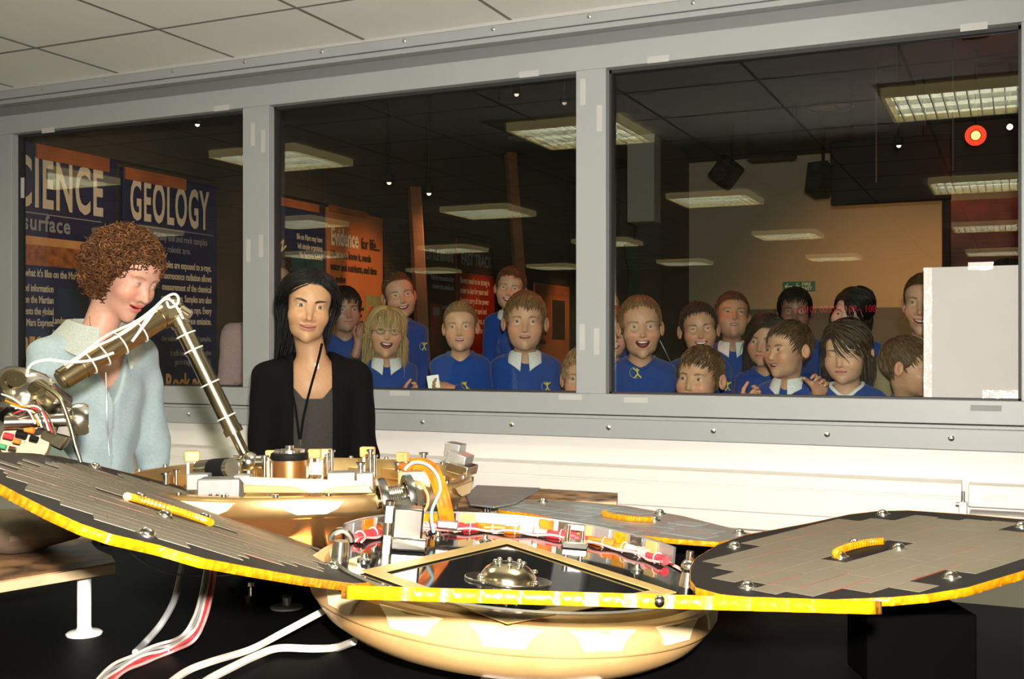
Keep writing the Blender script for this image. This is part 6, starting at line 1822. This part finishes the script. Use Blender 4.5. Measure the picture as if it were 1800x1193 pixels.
FAIR = (0.50, 0.265, 0.165); FAIR2 = (0.44, 0.225, 0.135); TAN = (0.38, 0.21, 0.13)
BR = (0.085, 0.042, 0.018); DK = (0.018, 0.011, 0.008); LB = (0.20, 0.115, 0.05); BLD = (0.36, 0.23, 0.10); RED = (0.20, 0.07, 0.025); BLK = (0.006, 0.005, 0.005)
def dgl(px, row=0.17): return (YF + 0.06) / (0.90996 + 0.41469 * (px - CX) / FPX) + row
GK = 'people watching through the window'
def kid(eye_px, hpx, row, rot, label, hairc, style='short', **kw):
    k = dict(kid=1, eye_px=eye_px, hpx=hpx, d=dgl(eye_px[0], row), rot=rot, label=label, hairc=hairc, browc=tuple(c * 0.55 for c in hairc), style=style,
             mo=0.0, smile=0.3, skin=FAIR, seed=len(PEOPLE) + 11, hlen=0.040, group=GK)
    if style == 'long': k.update(hlen=0.24, nst=900, hrad=0.0026, vol=1.2)
    if style == 'tied': k.update(hlen=0.13, hl=0.072, nst=700, hrad=0.0020, mess=0.04, vol=0.3, hth=0.005)
    k.update(kw); PEOPLE.append(k); return k
PEOPLE = []
# middle pane
k2 = kid((612, 545), 82, 0.9, (12, 0, 0), 'person in a blue sweatshirt raising one hand just behind the black cardigan', DK, skin=(0.36, 0.20, 0.14), hlen=0.04, hl=0.060,
         hands=[dict(px=(634, 592), d=dgl(634, 0.75), rot=(25, 0, 15), side=1, curl=0.75)])
k3 = kid((706, 519), 84, 0.75, (8, 0, -9), 'smiling person in blue, head tilted, standing in front of the leaning orange beam', BR, 'tied', mo=0.010, smile=1.0, hi=LB, eye=0.4, hl=0.078)
k4 = kid((681, 582), 92, 0.20, (3, -4, 4), 'laughing person wearing spectacles and a white collar over a blue sweatshirt', BLD, 'long', mo=0.020, smile=1.0, bangs=True, hlen=0.19, hi=(0.46, 0.31, 0.14), glasses=True, collar='polo', eye=0.35, hl=0.06, part=0.0,
         hands=[dict(px=(716, 690), d=dgl(718, 0.10), rot=(0, -55, 75), side=1, curl=1.1, s=0.8)])
k5 = kid((807, 575), 90, 0.14, (-4, 0, -2), 'person in a blue crew-neck sweatshirt holding a white card at the window', LB, 'tied', mo=0.006, smile=0.1, collar='band', eye=0.7, hi=BLD,
         hands=[dict(px=(781, 680), d=dgl(781, 0.10), rot=(0, -40, -75), side=-1, curl=0.9, s=0.8)])
k6 = kid((895, 507), 76, 1.0, (-4, 0, 8), 'grinning person with a white collar in the back row before the red poster', BR, mo=0.011, smile=1.0, collar='polo', eye=0.5, hlen=0.026, lift=0.5, ear=0.004, hl=0.074)
k7 = kid((923, 566), 106, 0.30, (0, 0, 1), 'person with a big white collar over blue, nearest row left of the second mullion', LB, mo=0.006, smile=0.2, collar='polo', hi=RED, ear=0.007, hl=0.060, eye=0.62, hlen=0.026)
k8 = kid((1021, 667), 106, 0.14, (-6, 0, 0), 'person peeping over the sill, face cut by the left edge of the second mullion', BLD, hi=RED, eye=0.7, ear=0.006, hlen=0.03)
# right pane
k9 = kid((1064, 553), 94, 1.12, (12, 0, 6), 'person at the back almost hidden by the right edge of the second mullion', BLD, 'tied', hi=LB)
k10 = kid((1080, 586), 94, 0.68, (14, 0, 4), 'smiling person squeezed between the second mullion and the open-mouthed one in blue', RED, mo=0.010, smile=1.0, eye=0.5, skin=(0.53, 0.28, 0.19), hi=(0.35, 0.11, 0.03))
k11 = kid((1129, 575), 108, 0.42, (5, 0, -2), 'open-mouthed person in a blue sweatshirt with a yellow emblem right of the second mullion', LB, mo=0.021, smile=0.9, hi=RED, eye=0.85, ear=0.006, collar='band', hlen=0.022, iris=(0.12, 0.16, 0.2), hl=0.084)
k12 = kid((1231, 579), 94, 0.64, (4, 0, -4), 'laughing person in blue just above the one whose chin the sill hides', DK, mo=0.012, smile=1.0, eye=0.3, ear=0.007, collar='band', skin=FAIR2, hi=BR, hl=0.078, hlen=0.026)
k13 = kid((1214, 667), 112, 0.14, (-24, 0, 3), 'person glancing sideways, chin hidden by the sill of the right pane', BR, hi=LB, ear=0.007, eye=0.6, hl=0.060, hlen=0.030, mess=0.04,
          hands=[dict(px=(1314, 703), d=dgl(1316, 0.10), rot=(0, -40, 60), side=1, curl=1.0, s=0.8)])
k14 = kid((1291, 549), 88, 1.2, (8, -14, 2), 'person with raised chin and white collar in the back row of the right pane', BR, mo=0.007, smile=0.0, eye=0.4, ear=0.006, collar='polo', hi=LB, hlen=0.018, hl=0.066, skin=FAIR2)
k15 = kid((1337, 602), 94, 0.78, (-18, 4, 4), 'person in blue partly hidden behind the one looking sideways in a white collar', DK, 'long', smile=0.1, eye=0.7, hlen=0.22, part=0.02, skin=FAIR2)
k16 = kid((1359, 616), 100, 0.32, (-48, 0, -2), 'smiling person looking sideways, white collar over blue, close to the right pane', BR, mo=0.008, smile=0.8, collar='polo', ear=0.008, hlen=0.032, lift=0.6, hi=DK, eye=0.6, mess=0.16, hl=0.074)
k17 = kid((1397, 548), 84, 1.5, (0, 0, 0), 'person standing farthest back right under the green exit sign', BLK, skin=(0.22, 0.11, 0.07), smile=0.3)
k18 = kid((1484, 556), 88, 0.88, (-24, 12, 22), 'person leaning over with tilted head behind the one with closed eyes', BLK, 'long', hlen=0.14, smile=0.8, mo=0.005, part=-0.03, skin=(0.5, 0.3, 0.22))
k19 = kid((1477, 626), 112, 0.16, (-16, 8, 0), 'person with closed eyes in blue, one hand raised to the shoulder', DK, 'long', hlen=0.12, eye=0.0, smile=-0.1, collar='band', bandm='polo', part=-0.035, hi=BR, ear=0.006, hl=0.062, skin=(0.50, 0.28, 0.185),
          hands=[dict(px=(1441, 680), d=dgl(1441, 0.10), rot=(-40, 35, 40), side=-1, curl=0.55)])
k20 = kid((1634, 650), 104, 0.36, (78, 6, 0), 'person in blue turned away, low beside the white paper sheet', BR, ear=0.007, hlen=0.03, hi=LB)
adult = dict(kid=0, jaw=0.92, group=None)
k21 = kid((1619, 533), 108, 0.72, (-8, 0, 2), 'smiling person in a beige top half hidden by the white paper sheet', BR, 'tied', mo=0.010, smile=1.0, eye=0.55, cloth='cream_knit', hi=LB, **adult)
k22 = kid((1770, 510), 108, 0.25, (0, 0, 0), 'person in a beige top almost wholly hidden behind the white paper sheet', DK, cloth='cream_knit', **adult)
k23 = kid((487, 497), 90, 1.3, (12, 0, 6), 'person in a pink jacket and spectacles behind the first mullion', BR, 'tied', smile=0.1, glasses=True, cloth='pink', lean=(0.0, 0.0), eye=0.65, hi=LB, shw=0.185, **adult)
for k in PEOPLE:
    if k['kid'] == 0: k['group'] = None
    make_person(k)
def on_front(px, py, k, lift=0.004, extra=None):
    r = ray(px, py).normalized(); best = None
    for bv in [k['_']['bvh']] + (extra or []):
        h_ = bv.ray_cast(Vector((0, 0, CAMZ)), r)
        if h_[0] is not None and (best is None or h_[3] < best[1]): best = (h_[0], h_[3])
    return best[0] - r * lift if best else P(px, py, k['d'] - 0.1)
for k, x, y in ((k3, 745, 608), (k5, 818, 679), (k7, 961, 679), (k12, 1278, 678)): emblem(k, x, y)
emblem(k11, 1120, 655, 1.2)
MB().tube(spline([on_front(x, y, k11, 0.006) for x, y in ((1160, 598), (1172, 622), (1184, 648))], 6), 0.0022, 6).build('strap', M['emblem_g'], k11['_']['root'])
# the girl's white card
pcard = P(762, 672, dgl(762, 0.07))
MBc = MB().box(pcard, (0.045, 0.002, 0.055), M=Mw @ Euler((0.1, R(-8), 0)).to_matrix())
tag(MBc.build('white_card', M['white_plastic'], org=pcard), 'small white card held up by a person in a blue crew-neck sweatshirt', 'card')
# clear plastic bag worn over the open-mouthed boy's sweatshirt: a crumpled sheet
# ---- the two women in the clean room
W2 = dict(kid=0, eye_px=(545.5, 539.5), hpx=127, d=3.45, rot=(4, 4, 7), label='person in a black cardigan, grey top and lanyard standing behind the lander', hairc=BLK, browc=BLK, brow=1.15, browa=0.97, style='long',
          mo=0.0, smile=0.7, skin=(0.45, 0.255, 0.135), lip=(0.34, 0.12, 0.09), blush=0.25, seed=5, hlen=0.46, nst=1800, hrad=0.0024, vol=0.7, part=0.004, sweep=0.12, sleek=True, eye=0.68, browtilt=0.13, iris=(0.03, 0.018, 0.012), mess=0.05, floor=0.0, vox=0.0024,
          cloth='black_knit', garment='cardigan', vneck=0.9, vwid=0.5, vmax=0.060, cvox=0.006, jaw=1.08, hl=0.076, shw=0.142, sb=1.0, lash=1.0, tl=-0.60, rib=False, hside=-0.004,
          ext=[(np.array((0.0, 0.025, -0.14)), 0.062), (np.array((0.0, 0.0, -0.22)), 0.085), (np.array((0.0, -0.01, -0.30)), 0.10)],
          lean=(0.012, 0.0), arms={(-1, 'el'): (-0.160, 0.03, -0.33), (-1, 'wr'): (-0.13, -0.04, -0.54), (1, 'el'): (0.168, 0.03, -0.33), (1, 'wr'): (0.14, -0.04, -0.54)}, byaw=2)
make_person(W2)
i = W2['_']
# dark grey top under the cardigan
w = W2['shw']
def ftop(p):
    p = p.astype(f32)
    a = s_ell(p, (0, 0.014, -0.18), (w * 0.80, 0.092, 0.20))
    a = smin(a, s_cap(p, (0, 0.018, -0.20), (0, 0.018, -0.60), 0.092, 0.096), 0.06)
    q = p.copy(); q[:, 0] = np.abs(q[:, 0]); a = smax(a, q[:, 0] - 0.085, 0.01)
    a = smax(a, p[:, 2] + 0.135 - 1.2 * np.clip(np.abs(p[:, 0]) - 0.03, 0, 1), 0.006)
    return smax(a, -0.60 - p[:, 2], 0.01)
V2, Q2 = surface_net(ftop, (-0.2, -0.18, -0.63), (0.2, 0.15, 0.05), 0.006)
Rbn = np.array(i['Rb']); tp_ = np_mesh('vest_top', (V2 * i['sb']) @ Rbn.T + np.array(i['NB']), Q2, M['grey_top'], i['root'])
# lanyard
def mesh_bvh(o):
    o0 = ORG[o.name]; return BVHTree.FromPolygons([o0 + v.co for v in o.data.vertices], [tuple(p.vertices) for p in o.data.polygons])
bodyo = [c for c in i['root'].children if c.name.startswith('body')][0]
ex = [mesh_bvh(tp_), mesh_bvh(bodyo)]
def dense(p):
    return [(a[0] + (b[0] - a[0]) * t / 4, a[1] + (b[1] - a[1]) * t / 4) for a, b in zip(p, p[1:]) for t in range(4)] + [p[-1]]
for pts in ([(500, 622), (505, 642), (510, 668), (514, 690), (519, 715), (523, 745), (526, 772)], [(566, 604), (562, 622), (557, 642), (549, 670), (541, 700), (533, 735), (528, 772)]):
    MB().tube([on_front(x, y, W2, 0.013, ex) for x, y in dense(pts)], 0.0040, 6).build('lanyard', M['black_knit'], i['root'])
MB().cyl(on_front(527, 770, W2, 0.008, ex), on_front(527, 784, W2, 0.008, ex), 0.005, seg=10).build('lanyard_clip', M['steel'], i['root'])
q = on_front(557, 643, W2, 0.009, ex); MB().box(q, (0.012, 0.006, 0.018), M=i['B']).build('lanyard_clasp', M['white_plastic'], i['root'], bevel=0.001)

W1 = dict(kid=0, eye_px=(257, 503), hpx=146, d=3.05, rot=(46, 27, 6), label='person in a pale blue zip cardigan bending over the robotic arm', hairc=(0.075, 0.028, 0.010), browc=(0.2, 0.1, 0.05), browa=0.5, style='curly', hi=(0.16, 0.062, 0.020),
          mo=0.004, teeth=False, smile=0.6, skin=(0.56, 0.30, 0.215), lip=(0.58, 0.14, 0.13), seed=3, hlen=0.1, eye=0.20, gaze=(0.1, -0.3), lash=1.0, eyein=0.0018, floor=0.0, vox=0.0024, cloth='blue_fleece', garment='cardigan', vneck=0.20, vwid=0.42, cvox=0.0065,
          jaw=0.95, shw=0.142, sb=0.98, byaw=30, lean=(-0.075, 0.0), tl=-0.52, arms={(1, 'el'): (0.175, 0.0, -0.33), (1, 'wr'): (0.15, -0.02, -0.55), (-1, 'el'): (-0.18, 0.0, -0.31), (-1, 'wr'): (-0.12, -0.15, -0.45)}, fold=0.0038)
make_person(W1)
i = W1['_']
ex = [mesh_bvh([c for c in i['root'].children if c.name.startswith('body')][0])]
# shawl collar, white shirt edge, zip, necklace
def strip(pts, w0, w1, name, m_, lift=0.012, th=0.010):
    q = spline([on_front(x, y, W1, lift, ex) for x, y in pts], 6); b = MB(); n = len(q)
    b.tube(q, [w0 + (w1 - w0) * j / (n - 1) for j in range(n)], 8); return b.build(name, M[m_], i['root'])
C0 = i['NB']; vs = []; fs_ = []; n = 30; m5 = 6
for a in range(n):
    t = math.radians(-62 + (304) * a / (n - 1)); fr = abs(a / (n - 1) * 2 - 1)
    prof = [(0.060, 0.000), (0.066, 0.036), (0.076, 0.036), (0.124 - 0.03 * fr ** 3, -0.016 - 0.055 * fr ** 3), (0.116 - 0.03 * fr ** 3, -0.024 - 0.055 * fr ** 3), (0.066, -0.005)]
    for r_, z_ in prof: vs.append(C0 + i['Rb'] @ Vector((math.cos(t) * r_ * 1.12, math.sin(t) * r_ * 1.0 - 0.02 * fr ** 3, z_ - 0.03 * fr * fr)))
for a in range(n - 1):
    for c in range(m5): fs_.append((a * m5 + c, a * m5 + (c + 1) % m5, (a + 1) * m5 + (c + 1) % m5, (a + 1) * m5 + c))
fs_ += [tuple(range(m5)), tuple((n - 1) * m5 + c for c in range(m5 - 1, -1, -1))]
b = MB(); b.add(vs, fs_); b.build('collar', M['cream_fleece'], i['root'], angle=60)
MB().tube(spline([on_front(x, y, W1, 0.004, ex) for x, y in ((186, 655), (187, 690), (188, 730), (190, 770), (192, 800))], 6), 0.0022, 6).build('zip', M['alu'], i['root'])
MB().tube(spline([on_front(x, y, W1, 0.003, ex) for x, y in ((157, 555), (160, 575), (168, 592), (178, 600))], 6), 0.0012, 6).build('necklace', M['brass'], i['root'])
